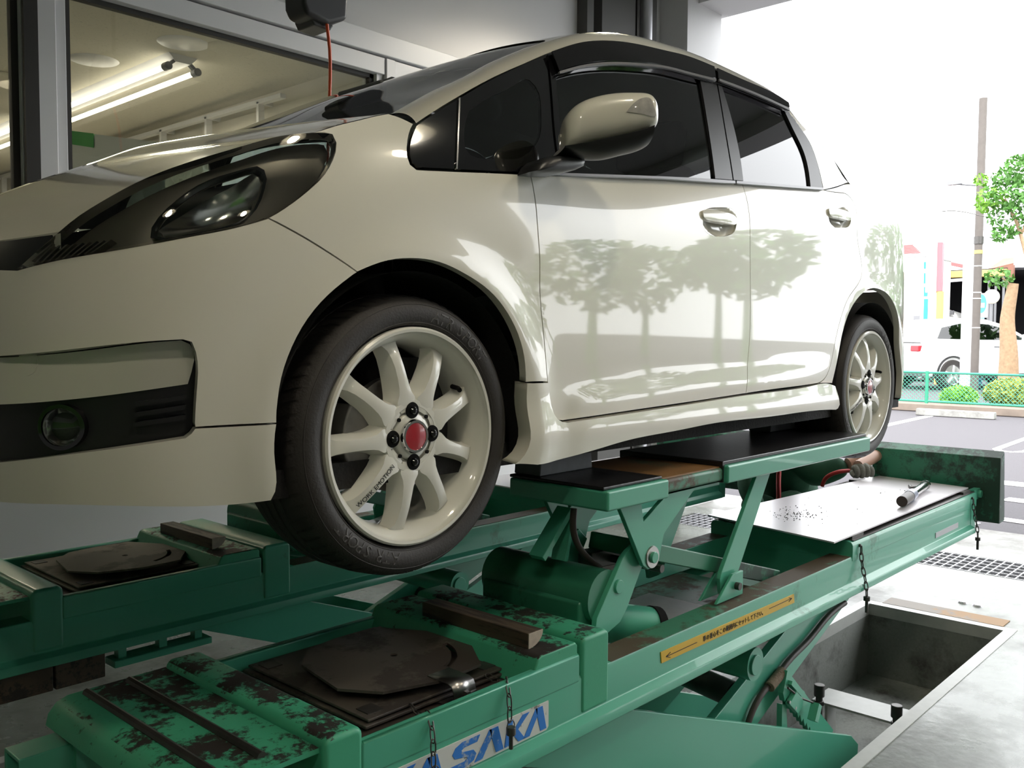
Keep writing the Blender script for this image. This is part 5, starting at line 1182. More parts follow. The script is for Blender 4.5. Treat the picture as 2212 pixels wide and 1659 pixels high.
for i, (x0, x1, y0, y1, z0, lb) in enumerate(((1.865,2.10,1.605,1.70,1.117,'grey lifting block under the front of the sill on the short pad'), (3.33,3.60,1.665,1.76,1.124,'grey lifting block under the rear of the sill on the long pad'), (1.865,2.10,3.015,3.11,1.117,'grey lifting block under the far sill at the front'), (3.33,3.60,3.075,3.17,1.124,'grey lifting block under the far sill at the rear'))):
    x1 = min(x1, 3.555); mb = MB(); mb.prism([(x0,z0),(x1,z0),(x1-.006,1.184),(x0+.006,1.184)], 'y', y0, min(y1, 1.76) if y0 < 2 else y1); tag(mb.build('lifting_block', M['grey_block'], bevel=.004), lb, 'block', 'lifting blocks on the jack pads')
# slide plate and the air tool on it
def sheet(c, label):
    mb = MB(); n = len(c); mb.add([(x,y,.752) for x,y in c]+[(x,y,.758) for x,y in c], [(3,2,1,0),(4,5,6,7)]+[(i,(i+1)%4,4+(i+1)%4,4+i) for i in range(4)]); return tag(mb.build('slide_plate', M['sheet'], smooth=0), label, 'metal plate', 'slide plates on the rear decks')
sheet([(3.205,1.345),(4.855,1.362),(4.93,1.83),(3.33,1.94)], 'bright bare steel slide plate on the near runway with dirt specks')
sheet([(3.25,2.74),(4.84,2.73),(4.86,3.28),(3.28,3.30)], 'bare steel slide plate on the far runway')
random.seed(3)
mb = MB()
for k in range(170):
    if k < 120: px, py = random.gauss(1720, 26), random.gauss(1111, 7)
    else: px, py = random.uniform(1600, 1990), random.uniform(1050, 1160)
    p = at(px, py, Z=.758)
    if not (3.3 < p[0] < 4.8 and 1.39 < p[1] < 1.85): continue
    r = random.choice((.0012,.002,.003)); mb.cyl(p, p+[0,0,r], r, r*.5, n=5)
tag(mb.build('dirt_specks', M['grime'], smooth=0), 'dark crumbs of dirt scattered on the bright slide plate', 'dirt', kind='stuff')
a = at(1948,1085,Z=.782); b = at(2000,1048,Z=.782); tl = empty('hand_tool', (float(a[0]),float(a[1]),.758), 'chrome handled tool with black grip lying on the slide plate', 'tool'); o = tl.location; d = _unit(b-a); a[2] = b[2] = .785
L_ = np.linalg.norm(b-a)
mb = MB(o); mb.cyl(a, a+d*L_*.30, .024, n=24); mb.build('grip', M['hose'], tl, bevel=.003)
mb = MB(o); mb.cyl(a+d*L_*.28, a+d*L_*.42, .026, n=24); mb.build('collar', mat('blue_grey_collar', (.22,.25,.34), rough=.3), tl, bevel=.003)
mb = MB(o); mb.cyl(a+d*L_*.42, a+d*L_*.95, .018, .019, n=24); mb.cyl(a+d*L_*.95, b, .023, n=24); mb.build('shaft', M['chrome'], tl, smooth=40)
e = at(1966,1050,Z=.775); mb = MB(o); mb.tube(smooth_line([a+d*L_*.93, (a+d*L_*.6)*.4+e*.6, e], 10), [.010,.009,.008,.007,.007,.007,.008,.009,.010,.010], 8); mb.build('trigger_lever', M['dark_steel'], tl)

# ---- main scissor legs
def scissor(yo, label, near):
    t = empty('scissor_leg', (2.7,1.62+yo,-.40), label, 'scissor leg', 'scissor legs that carry the runways'); o = t.location
    up = lambda x: .46-.376*(x-2.1)
    for y in (1.36, 1.86):
        mb = MB(o); mb.prism([(1.42,.545),(1.87,.545),(3.45,up(3.45)),(3.52,up(3.52)-.03),(3.50,-.32),(3.42,up(3.42)-.22),(1.45,up(1.45)-.165)], 'y', y+yo, y+.022+yo); mb.build('long_arm', M['green'], t, bevel=.002)
    q = [at(1745,1345,Y=1.45), at(1836,1298,Y=1.45), at(1640,1562,Y=1.45), at(1556,1558,Y=1.45)]
    dl = _unit(q[2]-q[1]); dl2 = _unit(q[3]-q[0])
    pl = [(q[0][0]+.10, q[0][2]+.11), (q[1][0]+.02, q[1][2]+.02), (q[2][0]+dl[0]*.45, q[2][2]+dl[2]*.45), (q[3][0]+dl2[0]*.45, q[3][2]+dl2[2]*.45)]
    for y in (1.45, 1.78):
        mb = MB(o); mb.prism(pl, 'y', y+yo, y+.03+yo); mb.build('short_arm', M['green'], t, bevel=.003)
    c = at(1620,1432,Y=1.42)
    mb = MB(o); mb.cyl((c[0],1.40+yo,c[2]),(c[0],1.80+yo,c[2]),.055,n=28); mb.build('roller', M['green'], t, smooth=40)
    mb = MB(o); mb.cyl((c[0]-.005,1.392+yo,c[2]),(c[0]-.005,1.41+yo,c[2]),.034,n=24); mb.build('roller_pin', M['green'], t, bevel=.002)
    c2 = at(1565,1490,Y=1.55); mb = MB(o); mb.cyl((c2[0]-.02,1.50+yo,c2[2]),(c2[0]+.05,1.78+yo,c2[2]),.045,n=24); mb.build('cross_shaft', M['dark_steel'], t, smooth=40)
    if near:
        h = [(1825,1302),(1790,1330),(1745,1385),(1700,1432),(1675,1465),(1645,1500),(1622,1545),(1612,1575)]
        mb = MB(o); mb.tube(smooth_line([at(*p, Y=1.435) for p in h], 40), .011, 8); mb.build('hydraulic_hose', M['hose'], t, smooth=60)
        mb = MB(o); w_ = [at(*p, Y=1.430) for p in ((1690,1450),(1662,1484))]; mb.cyl(w_[0], w_[1], .019, n=14); mb.build('hose_wrap', mat('hose_tape', (.20,.15,.10), rough=.8, bump=.5, bscale=120), t, smooth=40)
        # locking rack with saw teeth
        r0, r1 = at(1688,1496,Y=1.41), at(1764,1590,Y=1.41); d = _unit(r1-r0); n_ = np.array([d[2],0,-d[0]]); n_ = n_ if n_[0] > 0 else -n_; Lr = np.linalg.norm(r1-r0)+.12; k = 14; pl = [r0+n_*.075-d*.02, r0+n_*.075+d*Lr]
        pl.append(r0+d*Lr)
        for i in range(k, 0, -1): pl += [r0+d*Lr*i/k-n_*.016, r0+d*(Lr*i/k-Lr/k*.9)]
        mb = MB(o); mb.prism([(p[0],p[2]) for p in pl], 'y', 1.405, 1.425); mb.build('lock_rack', M['green'], t, smooth=0)
        b0, b1 = at(1712,1510,Y=1.40), at(1722,1540,Y=1.40)
        mb = MB(o); mb.prism([tuple(at(*p, Y=1.395)[[0,2]]) for p in ((1700,1520),(1716,1492),(1730,1510),(1728,1528),(1718,1540))], 'y', 1.385, 1.403); pw = mb.build('pawl', M['green'], t, bevel=.002)
        for p in ((1707,1517),(1720,1530)): c = at(*p, Y=1.384); mb = MB(o); mb.cyl(c, c+[0,.01,0], .006, n=8); mb.build('pawl_bolt', M['steel'], pw)
        mb = MB(o); mb.prism([tuple(at(*p, Y=1.42)[[0,2]]) for p in ((1684,1520),(1693,1520),(1695,1572),(1683,1572))], 'y', 1.41, 1.43); mb.build('stay', M['green'], t)
        mb = MB(o); mb.prism([tuple(at(*p, Y=1.40)[[0,2]]) for p in ((1706,1470),(1733,1493),(1733,1503),(1726,1503),(1704,1478))], 'y', 1.39, 1.41); mb.build('guard_plate', M['green'], t)
        mb = MB(o); mb.prism([tuple(at(*p, Y=1.36)[[0,2]]) for p in ((1764,1518),(1770,1524),(1762,1560),(1755,1556))], 'y', 1.35, 1.38); mb.build('switch_plate', M['green'], t)
        mb = MB(o); mb.tube([at(1702,1486,Y=1.39), at(1730,1508,Y=1.39), at(1762,1520,Y=1.37)], .004, 6); mb.build('air_line', M['hose'], t)
    mb = MB(o); mb.box(.6,3.6,1.32+yo,1.42+yo,-.40,-.36); mb.box(.6,3.6,1.75+yo,1.86+yo,-.40,-.36); mb.box(.6,.7,1.42+yo,1.75+yo,-.40,-.36); mb.box(3.5,3.6,1.42+yo,1.75+yo,-.40,-.36); mb.build('base_frame', M['green'], t)
scissor(0, 'green scissor leg with hose and saw-tooth lock under the near runway', True); scissor(1.40, 'green scissor leg under the far runway', False)
# ================================================================== OUTSIDE
def paint_line(label, *pts, w=.12):
    mb = MB(); p = [np.array([a, b, 0.0]) for a, b in pts]
    for i in range(len(p)-1):
        mb.bar(p[i], p[i+1], w, .004)
    o = mb.build('parking_line', M['line_paint'], smooth=0); return tag(o, label, 'road marking', 'white road markings on the asphalt')
paint_line('white looped parking line right of the lift', (19.0,3.62),(13.5,3.45),(13.3,3.36),(13.3,3.18),(13.5,3.10),(19.0,3.10), w=.10)
paint_line('white parking line running to the wheel stop', (14.6,5.72),(18.3,5.88), w=.16)
paint_line('white cross line on the asphalt behind the stop flap', (10.42,6.0),(10.35,-3.0), w=.30)
paint_line('short white mark at the right edge of the asphalt', (9.35,2.30),(9.30,1.4), w=.22)
paint_line('broken white mark beside the concrete apron', (8.30,2.25),(8.20,1.2), w=.16)
paint_line('broken white mark under the stop flap', (7.95,2.65),(7.88,2.15), w=.20)
mb = MB(); mb.prism([(18.35,0),(18.55,0),(18.52,.13),(18.38,.13)], 'y', 4.75, 6.15); tag(mb.build('wheel_stop', M['apron'], bevel=.015), 'long concrete wheel stop on the parking bay', 'wheel stop')
mb = MB(); mb.box(19.3,19.75,-12,30,0,.16); tag(mb.build('kerb', mat('brown_kerb', (.20,.16,.13), rough=.85, noise=.3, nscale=5), bevel=.02), kind='structure')
FX = 19.55
M['fence_green'] = mat('fence_green', (.03,.26,.16), rough=.5); M['fence_wire'] = mat('fence_wire', (.08,.36,.26), rough=.5)
zt = at(2050,806,X=FX)[2]; zb = .20
fn = empty('chain_fence', (FX,5,.16), 'low green chain-link fence behind the kerb', 'fence'); o = fn.location
for z in (zt, zb): mb = MB(o); mb.cyl((FX,-3,z),(FX,12,z),.022,n=8); mb.build('fence_rail', M['fence_green'], fn)
y_post = at(2002,840,X=FX)[1]
for k in range(-4, 4): mb = MB(o); mb.cyl((FX,y_post+k*1.9,.16),(FX,y_post+k*1.9,zt+.03),.035,n=10); mb.build('fence_post', M['fence_green'], fn)
mb = MB(o); H = zt-zb
for k in range(-6, 190):
    y = -3+k*.08
    for s in (1, -1):
        a = np.array([FX,y if s > 0 else y+H,zb]); b = np.array([FX,y+H if s > 0 else y,zt]); mb.bar(a, b, .006, .006, up=(1,0,0))
w = mb.build('wire_mesh', M['fence_wire'], fn, smooth=0, fix=False); w['kind'] = 'stuff'
def foliage(mb, c, r, n, leaf, seed, flat=1.0):
    rng = np.random.default_rng(seed); c = np.array(c, float); r = np.array(r, float)
    d = rng.normal(size=(n,3)); d /= np.linalg.norm(d, axis=1)[:,None]; rad = rng.uniform(.55, 1.0, n)**.6
    P = c+d*rad[:,None]*r
    for p in P:
        u = rng.normal(size=3); u /= np.linalg.norm(u); v = np.cross(u, rng.normal(size=3)); v /= np.linalg.norm(v)+1e-9; s = leaf*rng.uniform(.6, 1.3)
        mb.add([p-u*s, p+v*s*.45, p+u*s, p-v*s*.45], [(0,1,2,3)])
    return mb
def leaf_mat(name, col): return mat(name, col, rough=.6, noise=.35, nscale=3)
M['leaf_lime'] = leaf_mat('lime_leaves', (.16,.36,.03)); M['leaf_olive'] = leaf_mat('olive_leaves', (.27,.30,.05)); M['leaf_green'] = leaf_mat('green_leaves', (.07,.20,.03)); M['bark'] = mat('bark', (.30,.20,.12), rough=.9, noise=.4, nscale=14, bump=.6, bscale=20)
def bush(px0, px1, ytop, m, label, seed, X=21.2):
    a, b = at(px0,840,X=X), at(px1,840,X=X); h = at((px0+px1)/2,ytop,X=X)[2]; c = ((a+b)/2); c[2] = 0
    t = empty('hedge', tuple(c), label, 'hedge', 'clipped hedges behind the fence'); mb = MB(t.location); L_ = abs(a[1]-b[1])
    foliage(mb, (c[0],c[1],h*.5), (.55,L_*.55,h*.55), 5200, .075, seed); mb.build('foliage', m, t, smooth=0, fix=False)
    mb = MB(t.location)
    for k in range(5): mb.cyl((c[0],c[1]+(k-2)*L_*.2,0),(c[0]+.05,c[1]+(k-2)*L_*.2,h*.6),.02,n=6); 
    for k in range(5): mb = MB(t.location); mb.cyl((c[0],c[1]+(k-2)*L_*.2,0),(c[0]+.05,c[1]+(k-2)*L_*.2,h*.6),.02,n=6); mb.build('stem', M['bark'], t)
bush(2040,2104,838,M['leaf_lime'],'bright lime green hedge behind the fence, on the left',1); bush(2132,2260,822,M['leaf_olive'],'taller olive green hedge behind the fence, on the right',2, X=22.0)

# parked white crossover across the street
def crossover(rear, front, label):
    """rear, front: wheel contact points"""
    rear = np.array(rear); front = np.array(front); wb_ = np.linalg.norm(front-rear); ang = math.atan2(front[1]-rear[1], front[0]-rear[0])
    t = empty('parked_car', (rear[0],rear[1],0), label, 'car', rz=ang); s = wb_/2.6
    side = [(-.82,.42),(-.86,.75),(-.80,.98),(-.70,1.02),(-.62,1.05),(.0,1.08),(2.1,1.06),(2.55,1.0),(3.05,.94),(3.35,.82),(3.42,.62),(3.40,.34),(3.15,.26),(-.60,.28)]
    def pr(nm, poly, y0, y1, m, bev=.03, par=None):
        mb = MB(); mb.prism([(a*s,b*s) for a,b in poly], 'y', y0*s, y1*s); return mb.build(nm, m, par or t, bevel=bev, seg=3)
    wp = mat('white_paint', (.80,.80,.80), rough=.3, coat=.8)
    body = pr('body', side, -.87, .87, wp, .07)
    mb = MB(); lo_ = [(-.74,1.04),(-.55,1.32),(-.25,1.50),(.35,1.57),(1.0,1.55),(1.55,1.42),(2.25,1.04)]
    P = np.array([[(a*s,-.83*s,1.0*s) for a,_ in lo_], [(a*s,-.62*s if 0 < i < 6 else -.74*s,b*s) for i,(a,b) in enumerate(lo_)], [(a*s,.62*s if 0 < i < 6 else .74*s,b*s) for i,(a,b) in enumerate(lo_)], [(a*s,.83*s,1.0*s) for a,_ in lo_]])
    mb.grid(P); mb.build('cabin', wp, t, smooth=30)
    gm = M['privacy_glass']; mb = MB()
    for g in ([(-.35,1.12),(-.18,1.36),(.30,1.45),(.62,1.46),(.66,1.10)], [(.72,1.10),(.70,1.46),(1.05,1.44),(1.45,1.34),(1.95,1.10)]):
        for sy in (1, -1):
            mb = MB(); q = []
            for a, b in g: k = (b-1.0)/.57; q.append((a*s, sy*((.83-.21*k)*s+.012), b*s))
            mb.add(q, [tuple(range(len(q)))]); mb.build('side_window', gm, t)
    for a, b in (((0,0),0),((2.6,0),0)):
        for sy in (1, -1):
            c = (a[0]*s, sy*.78*s, .335*s)
            mb = MB(); mb.lathe([(.22*s,-.10*s*sy),(.31*s,-.10*s*sy),(.335*s,-.06*s*sy),(.335*s,.08*s*sy),(.31*s,.115*s*sy),(.22*s,.12*s*sy)], c, 'y', 32); w_ = mb.build('wheel', M['rubber'], t, smooth=40)
            mb = MB(); mb.lathe([(.0,.10*s*sy),(.05*s,.115*s*sy),(.20*s,.10*s*sy),(.225*s,.118*s*sy)], c, 'y', 32); mb.build('hubcap', M['steel'], w_, smooth=40)
            for k in range(5):
                q = 2*math.pi*k/5+.3; mb = MB(); mb.bar((c[0]+.05*s*math.cos(q),c[1]+.118*s*sy,c[2]+.05*s*math.sin(q)),(c[0]+.21*s*math.cos(q),c[1]+.118*s*sy,c[2]+.21*s*math.sin(q)),.035*s,.02*s,up=(0,1,0)); mb.build('wheel_spoke', wp, w_)
            mb = MB(); mb.lathe([(.30*s,.0),(.40*s,.0),(.405*s,.05*s*sy),(.37*s,.06*s*sy)], (c[0],sy*.84*s,c[2]+.01), 'y', 24, a0=-.1, a1=math.pi+.1); mb.build('arch_trim', M['black_trim'], t)
    for sy in (1, -1):
        mb = MB(); mb.box(-.5*s,3.1*s,sy*.84*s,sy*.885*s,.27*s,.36*s); mb.build('sill_trim', M['black_trim'], t)
        mb = MB(); mb.box(-.87*s,-.62*s,min(sy*.6*s,sy*.86*s),max(sy*.6*s,sy*.86*s),.84*s,.97*s); mb.build('tail_lamp', mat('red_lamp', (.45,.02,.03), rough=.2), t, bevel=.02)
        mb = MB(); mb.box(1.72*s,1.86*s,min(sy*.9*s,sy*1.02*s),max(sy*.9*s,sy*1.02*s),1.08*s,1.22*s); mb.build('door_mirror', wp, t, bevel=.03)
        mb = MB(); mb.box(1.05*s,1.22*s,min(sy*.868*s,sy*.89*s),max(sy*.868*s,sy*.89*s),.93*s,.96*s); mb.build('door_handle', M['grey_trim'], t)
    return t
crossover(at(1998,838,Z=0)[:2], at(2206,836,Z=0)[:2], 'white crossover parked side-on across the street behind the fence')

# far side of the street
def bld(px0, px1, ytop, X, D=4.0):
    a, b = at(px0,740,X=X), at(px1,740,X=X); z = at((px0+px1)/2,ytop,X=X)[2]; return a[1], b[1], z
M['render_white'] = mat('white_render', (.78,.78,.76), rough=.8); M['roof_red'] = mat('red_roof_tile', (.42,.11,.11), rough=.7, noise=.12, nscale=4); M['roof_brown'] = mat('brown_roof', (.22,.10,.07), rough=.8)
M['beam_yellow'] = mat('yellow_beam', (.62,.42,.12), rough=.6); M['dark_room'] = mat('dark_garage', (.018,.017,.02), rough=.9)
GXX = 40.0
yl, yr, zt_ = bld(1900, 2215, 588, GXX)
g = empty('garage_building', (GXX,(yl+yr)/2,0), 'open-fronted garage with red tiled roof across the street', 'building'); o = g.location
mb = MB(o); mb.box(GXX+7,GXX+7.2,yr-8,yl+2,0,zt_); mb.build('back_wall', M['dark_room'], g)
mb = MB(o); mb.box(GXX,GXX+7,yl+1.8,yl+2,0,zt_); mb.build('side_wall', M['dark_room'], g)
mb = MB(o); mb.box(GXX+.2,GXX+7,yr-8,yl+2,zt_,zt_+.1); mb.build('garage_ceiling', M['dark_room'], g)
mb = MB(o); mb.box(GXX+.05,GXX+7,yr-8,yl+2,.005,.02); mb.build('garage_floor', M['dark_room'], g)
y0_, y1_, zb0 = bld(2010, 2172, 599, GXX); zb1 = at(2100,584,X=GXX)[2]
mb = MB(o); mb.box(GXX-.1,GXX+.15,y1_,y0_,zb0,zb1); mb.build('beam', M['beam_yellow'], g, bevel=.02)
mb = MB(o); mb.box(GXX-.1,GXX+.15,at(2190,590,X=GXX)[1],y1_-.02,zb0-.05,zb1+.15); mb.build('beam_end', M['roof_brown'], g)
for k, px in enumerate((2134, 2149, 2166)):
    q = at(px,680,X=GXX+.1); mb = MB(o); mb.cyl((q[0],q[1],0),(q[0],q[1],zb0),.05,n=8); mb.build('steel_post', M['grey_trim'], g)
mb = MB(o); q = at(2030,608,X=GXX+2); q2 = at(2080,604,X=GXX+2); mb.cyl(q, q2, .07, n=8); mb.build('strip_light', mat('dim_tube', (.8,.8,.8), emit=(1,1,1), es=.9), g)
# red hipped roof
def roof_poly(nm, pxs, X0, X1, m, par, thick=.15):
    a = [at(px,py,X=(X0 if i in lo else X1)) for i,(px,py) in enumerate(pxs) for lo in [(0,1)]]
    mb = MB(o); mb.add([*a, *[p-[0,0,thick] for p in a]], [(0,1,2,3),(7,6,5,4)]+[(i,(i+1)%4,4+(i+1)%4,4+i) for i in range(4)]); return mb.build(nm, m, par, smooth=0)
rf = roof_poly('roof', [(1912,566),(1992,553),(1972,532),(1905,538)], 41.0, 45.0, M['roof_red'], g)
roof_poly('roof', [(1992,553),(2082,572),(2040,548),(1972,532)], 41.0, 45.0, M['roof_red'], g)
for k in range(9):
    f = k/8; a = at(1912+(1905-1912)*f, 566+(538-566)*f, X=41+4*f); b = at(1992+(1972-1992)*f, 553+(532-553)*f, X=41+4*f)
    mb = MB(o); mb.cyl(a+[0,0,.05], b+[0,0,.05], .05, n=6); mb.build('tile_course', M['roof_red'], rf)
roof_poly('side_roof', [(2132,582),(2190,568),(2190,556),(2168,558)], 41.0, 44.0, M['roof_brown'], g)
yl2, yr2, z2 = bld(1930, 1994, 556, 36); mb = MB((0,0,0)); wt = empty('white_building', (36,yl2,0), 'white rendered building with blue corner stripes left of the garage', 'building')
mb = MB(wt.location); mb.box(36,39,yr2,yl2+6,0,z2); mb.build('walls', M['render_white'], wt)
mb = MB(wt.location); mb.box(35.9,39,yr2-.1,yl2+6,z2,z2+.12); mb.build('roof', M['render_white'], wt)
for k, (a, b) in enumerate(((566,580),(590,612),(620,640),(646,690))):
    p, q = at(1996,a,X=35.98), at(2003,b,X=35.98); mb = MB(wt.location); mb.box(35.97,36.02,q[1],p[1],q[2],p[2]); mb.build('blue_panel', mat('blue_panel', (.03,.25,.60), rough=.5), wt)
p, q = at(1974,682,X=35.98), at(1986,700,X=35.98); mb = MB(wt.location); mb.box(35.95,36.02,q[1],p[1],q[2],p[2]); mb.build('wall_vent', M['grey_trim'], wt)
# covered car on the garage lift
q0, q1 = at(1905,672,X=GXX+1.2), at(2076,672,X=GXX+1.2); zc0, zc1 = at(2000,699,X=GXX+1.2)[2], at(2040,643,X=GXX+1.2)[2]
cc = empty('covered_car', (GXX+1.2,(q0[1]+q1[1])/2,zc0), 'car under a pale grey cover raised inside the garage', 'car'); mb = MB(cc.location); pr = []
Lc = q0[1]-q1[1]; prof_ = [(0,.25),(.03,.42),(.16,.55),(.32,.62),(.42,.95),(.55,1.0),(.75,.95),(.9,.6),(.98,.5),(1,.25)]
rows = []
for f, h in prof_:
    y = q1[1]+Lc*f; zt2 = zc0+(zc1-zc0)*h; rows.append([(GXX+.4,y,zc0),(GXX+.38,y,zc0+(zt2-zc0)*.5),(GXX+.65,y,zt2-.06),(GXX+1.3,y,zt2),(GXX+2.0,y,zt2-.06),(GXX+2.2,y,zc0)])
mb.grid(np.array(rows)); mb.add(rows[0], [tuple(range(6))]); mb.add(rows[-1], [tuple(range(6))]); mb.build('cover', mat('car_cover', (.55,.54,.52), rough=.8, bump=.4, bscale=4), cc, smooth=60)
p = at(2044,676,X=GXX+.36); mb = MB(cc.location); mb.box(GXX+.34,GXX+.4,p[1]-.3,p[1]+.3,p[2]-.08,p[2]+.1); mb.build('cover_emblem', M['grey_trim'], cc)
mb = MB(cc.location); mb.box(GXX+.3,GXX+2.3,q1[1],q0[1],zc0-.15,zc0-.02); mb.build('lift_deck', M['dark_steel'], cc)
for f in (.1,.9): mb = MB(cc.location); mb.box(GXX+1.0,GXX+1.3,q1[1]+Lc*f-.15,q1[1]+Lc*f+.15,.02,zc0-.15); mb.build('lift_post', M['dark_steel'], cc)
# dark estate car behind the crossover
def small_car(px0, px1, ybase, ytop, X, col, label):
    a, b = at(px0,ybase,X=X), at(px1,ybase,X=X); z1 = at(px0,ytop,X=X)[2]; t = empty('parked_car', (X,(a[1]+b[1])/2,0), label, 'car'); L_ = a[1]-b[1]; y0 = b[1]; mm = mat('car_paint', col, rough=.3, coat=.7)
    rows = []
    for f, h in ((0,.45),(.06,.55),(.2,.62),(.33,.97),(.6,1.0),(.85,.95),(.97,.62),(1,.4)):
        y = y0+L_*f; z = z1*h; rows.append([(X-.85,y,.22),(X-.88,y,min(z,z1*.6)),(X-.62,y,z),(X+.62,y,z),(X+.88,y,min(z,z1*.6)),(X+.85,y,.22)])
    mb = MB(t.location); mb.grid(np.array(rows)); mb.add(rows[0],[tuple(range(6))]); mb.add(rows[-1],[tuple(range(6))]); mb.build('body', mm, t, smooth=40)
    mb = MB(t.location); mb.add([(X-.875+.03,y0+L_*.34,z1*.63),(X-.875+.03,y0+L_*.84,z1*.63),(X-.66,y0+L_*.80,z1*.92),(X-.66,y0+L_*.38,z1*.92)], [(0,1,2,3)]); mb.build('side_window', M['privacy_glass'], t)
    for f in (.2, .8):
        for sx in (-1, 1): mb = MB(t.location); mb.cyl((X+sx*.70,y0+L_*f,.31),(X+sx*.9,y0+L_*f,.31),.31,n=20); mb.build('wheel', M['rubber'], t, smooth=40)
small_car(1930, 2052, 770, 709, 33.5, (.10,.08,.12), 'dark purple car parked behind the white crossover')
small_car(2046, 2190, 770, 724, 36.4, (.62,.60,.66), 'pale silver car parked in front of the garage')
# signs, poles, lamps
def post(nm, px, y0p, y1p, X, w, m, label, cat, extra=None):
    a = at(px, y0p, X=X); t = empty(nm, (X,a[1],0), label, cat); mb = MB(t.location); mb.cyl((X,a[1],0),(X,a[1],at(px,y1p,X=X)[2]),w,n=14); mb.build('pole', m, t, smooth=40); return t, a[1]
sp, sy = post('street_sign', 2028, 735, 630, 31, .11, mat('orange_post', (.75,.42,.10), rough=.5), 'tall white sign box with red edge on an orange post', 'sign')
def board(t, nm, px0, px1, ya, yb, X, m, th=.12):
    p, q = at(px0,ya,X=X), at(px1,yb,X=X); mb = MB(t.location); mb.box(X-th,X+th,q[1],p[1],q[2],p[2]); return mb.build(nm, m, t, bevel=.02)
board(sp, 'sign_box', 2004, 2024, 522, 632, 31, M['render_white']); board(sp, 'sign_edge', 2022, 2035, 524, 630, 31.02, mat('red_sign', (.70,.12,.14), rough=.5), .10)
sp2, _ = post('shop_sign', 2113, 736, 686, 32, .16, mat('blue_post', (.20,.45,.70), rough=.5), 'white shop sign with teal oval on a blue post', 'sign')
bd = board(sp2, 'sign_board', 2110, 2131, 634, 686, 32, M['render_white']); c_ = at(2120,656,X=31.87); T = np.linspace(0,2*math.pi,33)[:-1]
mb = MB(sp2.location); mb.prism([(c_[1]+.15*math.cos(t)*1.0, c_[2]+.30*math.sin(t)) for t in T], 'x', 31.86, 31.88); mb.build('sign_oval', mat('teal_print', (.05,.42,.38), rough=.5), bd)
mb = MB(sp2.location); mb.box(31.84,31.86,c_[1]-.10,c_[1]+.10,c_[2]-.13,c_[2]+.02); mb.build('sign_glyph', M['print_white'], bd)
up, uy = post('utility_pole', 2107, 745, 215, 27, .105, mat('pole_grey', (.12,.105,.095), rough=.8, noise=.15, nscale=6), 'tall grey concrete utility pole across the street', 'utility pole')
for yy in (575, 632, 645, 708): z = at(2107,yy,X=27)[2]; mb = MB(up.location); mb.cyl((27,uy,z-.012),(27,uy,z+.012),.112,n=16); mb.build('pole_band', M['render_white'], up)
z = at(2107,518,X=27)[2]; mb = MB(up.location); mb.cyl((27,uy,z-.12),(27,uy,z+.08),.125,n=16); mb.build('pole_clamp', M['dark_steel'], up)
z = at(2107,545,X=27)[2]; mb = MB(up.location); mb.cyl((27,uy,z-.05),(27,uy,z+.05),.113,n=16); mb.build('pole_label', M['beam_yellow'], up)
z = at(2107,402,X=27)[2]; e_ = at(2056,396,X=27); mb = MB(up.location); mb.tube(smooth_line([(27,uy,z),(27,uy+.3,z+.05),(27,e_[1],e_[2])], 8), .03, 6); mb.box(26.9,27.1,e_[1]-.28,e_[1]+.1,e_[2]-.05,e_[2]+.05); mb.build('lamp_arm', M['grey_trim'], up)
wp_, _ = post('white_column', 2089, 745, 470, 27.6, .17, M['render_white'], 'plain white column standing left of the utility pole', 'column')
gl, gy = post('globe_lamp', 2139, 740, 655, 33, .05, M['grey_trim'], 'round globe lamp on a thin dark post', 'lamp'); z = at(2139,641,X=33)[2]; mb = MB(gl.location); mb.sphere((33,gy,z), .24, 20, 12); mb.build('globe', mat('globe_glass', (.85,.78,.6), rough=.3), gl, smooth=80)
# trees
def trunk(t, pts, rad, nm='trunk'): mb = MB(t.location); mb.tube(smooth_line(pts, 18), np.linspace(rad[0], rad[1], 18), 10); return mb.build(nm, M['bark'], t, smooth=60)
b0 = at(2178,765,X=24); t = empty('street_tree', (24,b0[1],0), 'pollarded street tree with thick bare trunk and small sprout', 'tree')
trunk(t, [(24,b0[1],0), at(2178,740,X=24), at(2176,690,X=24), at(2184,640,X=24), at(2189,612,X=24)], (.26,.12)); trunk(t, [at(2187,625,X=24), at(2178,612,X=24), at(2165,600,X=24)], (.04,.02), 'branch')
c_ = at(2158,600,X=24); mb = MB(t.location); foliage(mb, c_, (.4,.34,.24), 130, .075, 5); mb.build('foliage', M['leaf_green'], t, smooth=0, fix=False)
b1 = at(2235,640,X=23.6); t = empty('leafy_tree', (23.6,b1[1],0), 'leafy green tree reaching in at the right edge', 'tree')
trunk(t, [(23.6,b1[1]-.3,0), at(2240,640,X=23.6), at(2214,540,X=23.6), at(2196,480,X=23.6), at(2170,430,X=23.6)], (.10,.03)); trunk(t, [at(2205,510,X=23.6), at(2225,440,X=23.6), at(2215,380,X=23.6)], (.03,.015), 'branch')
for i, (px, py, rr, n_) in enumerate(((2182,418,(.6,.55,.42),420),(2208,368,(.6,.45,.36),330),(2142,428,(.4,.36,.28),170),(2210,446,(.5,.34,.32),220),(2165,505,(.4,.26,.20),130),(2122,388,(.3,.18,.16),50),(2195,488,(.4,.22,.20),90),(2128,446,(.3,.2,.16),50),(2175,385,(.5,.3,.25),120),(2150,470,(.3,.2,.2),60))):
    c_ = at(px, py, X=23.6); mb = MB(t.location); foliage(mb, c_, rr, n_, .075, 20+i); mb.build('foliage', M['leaf_lime'] if i in (2,5,7) else M['leaf_green'], t, smooth=0, fix=False)
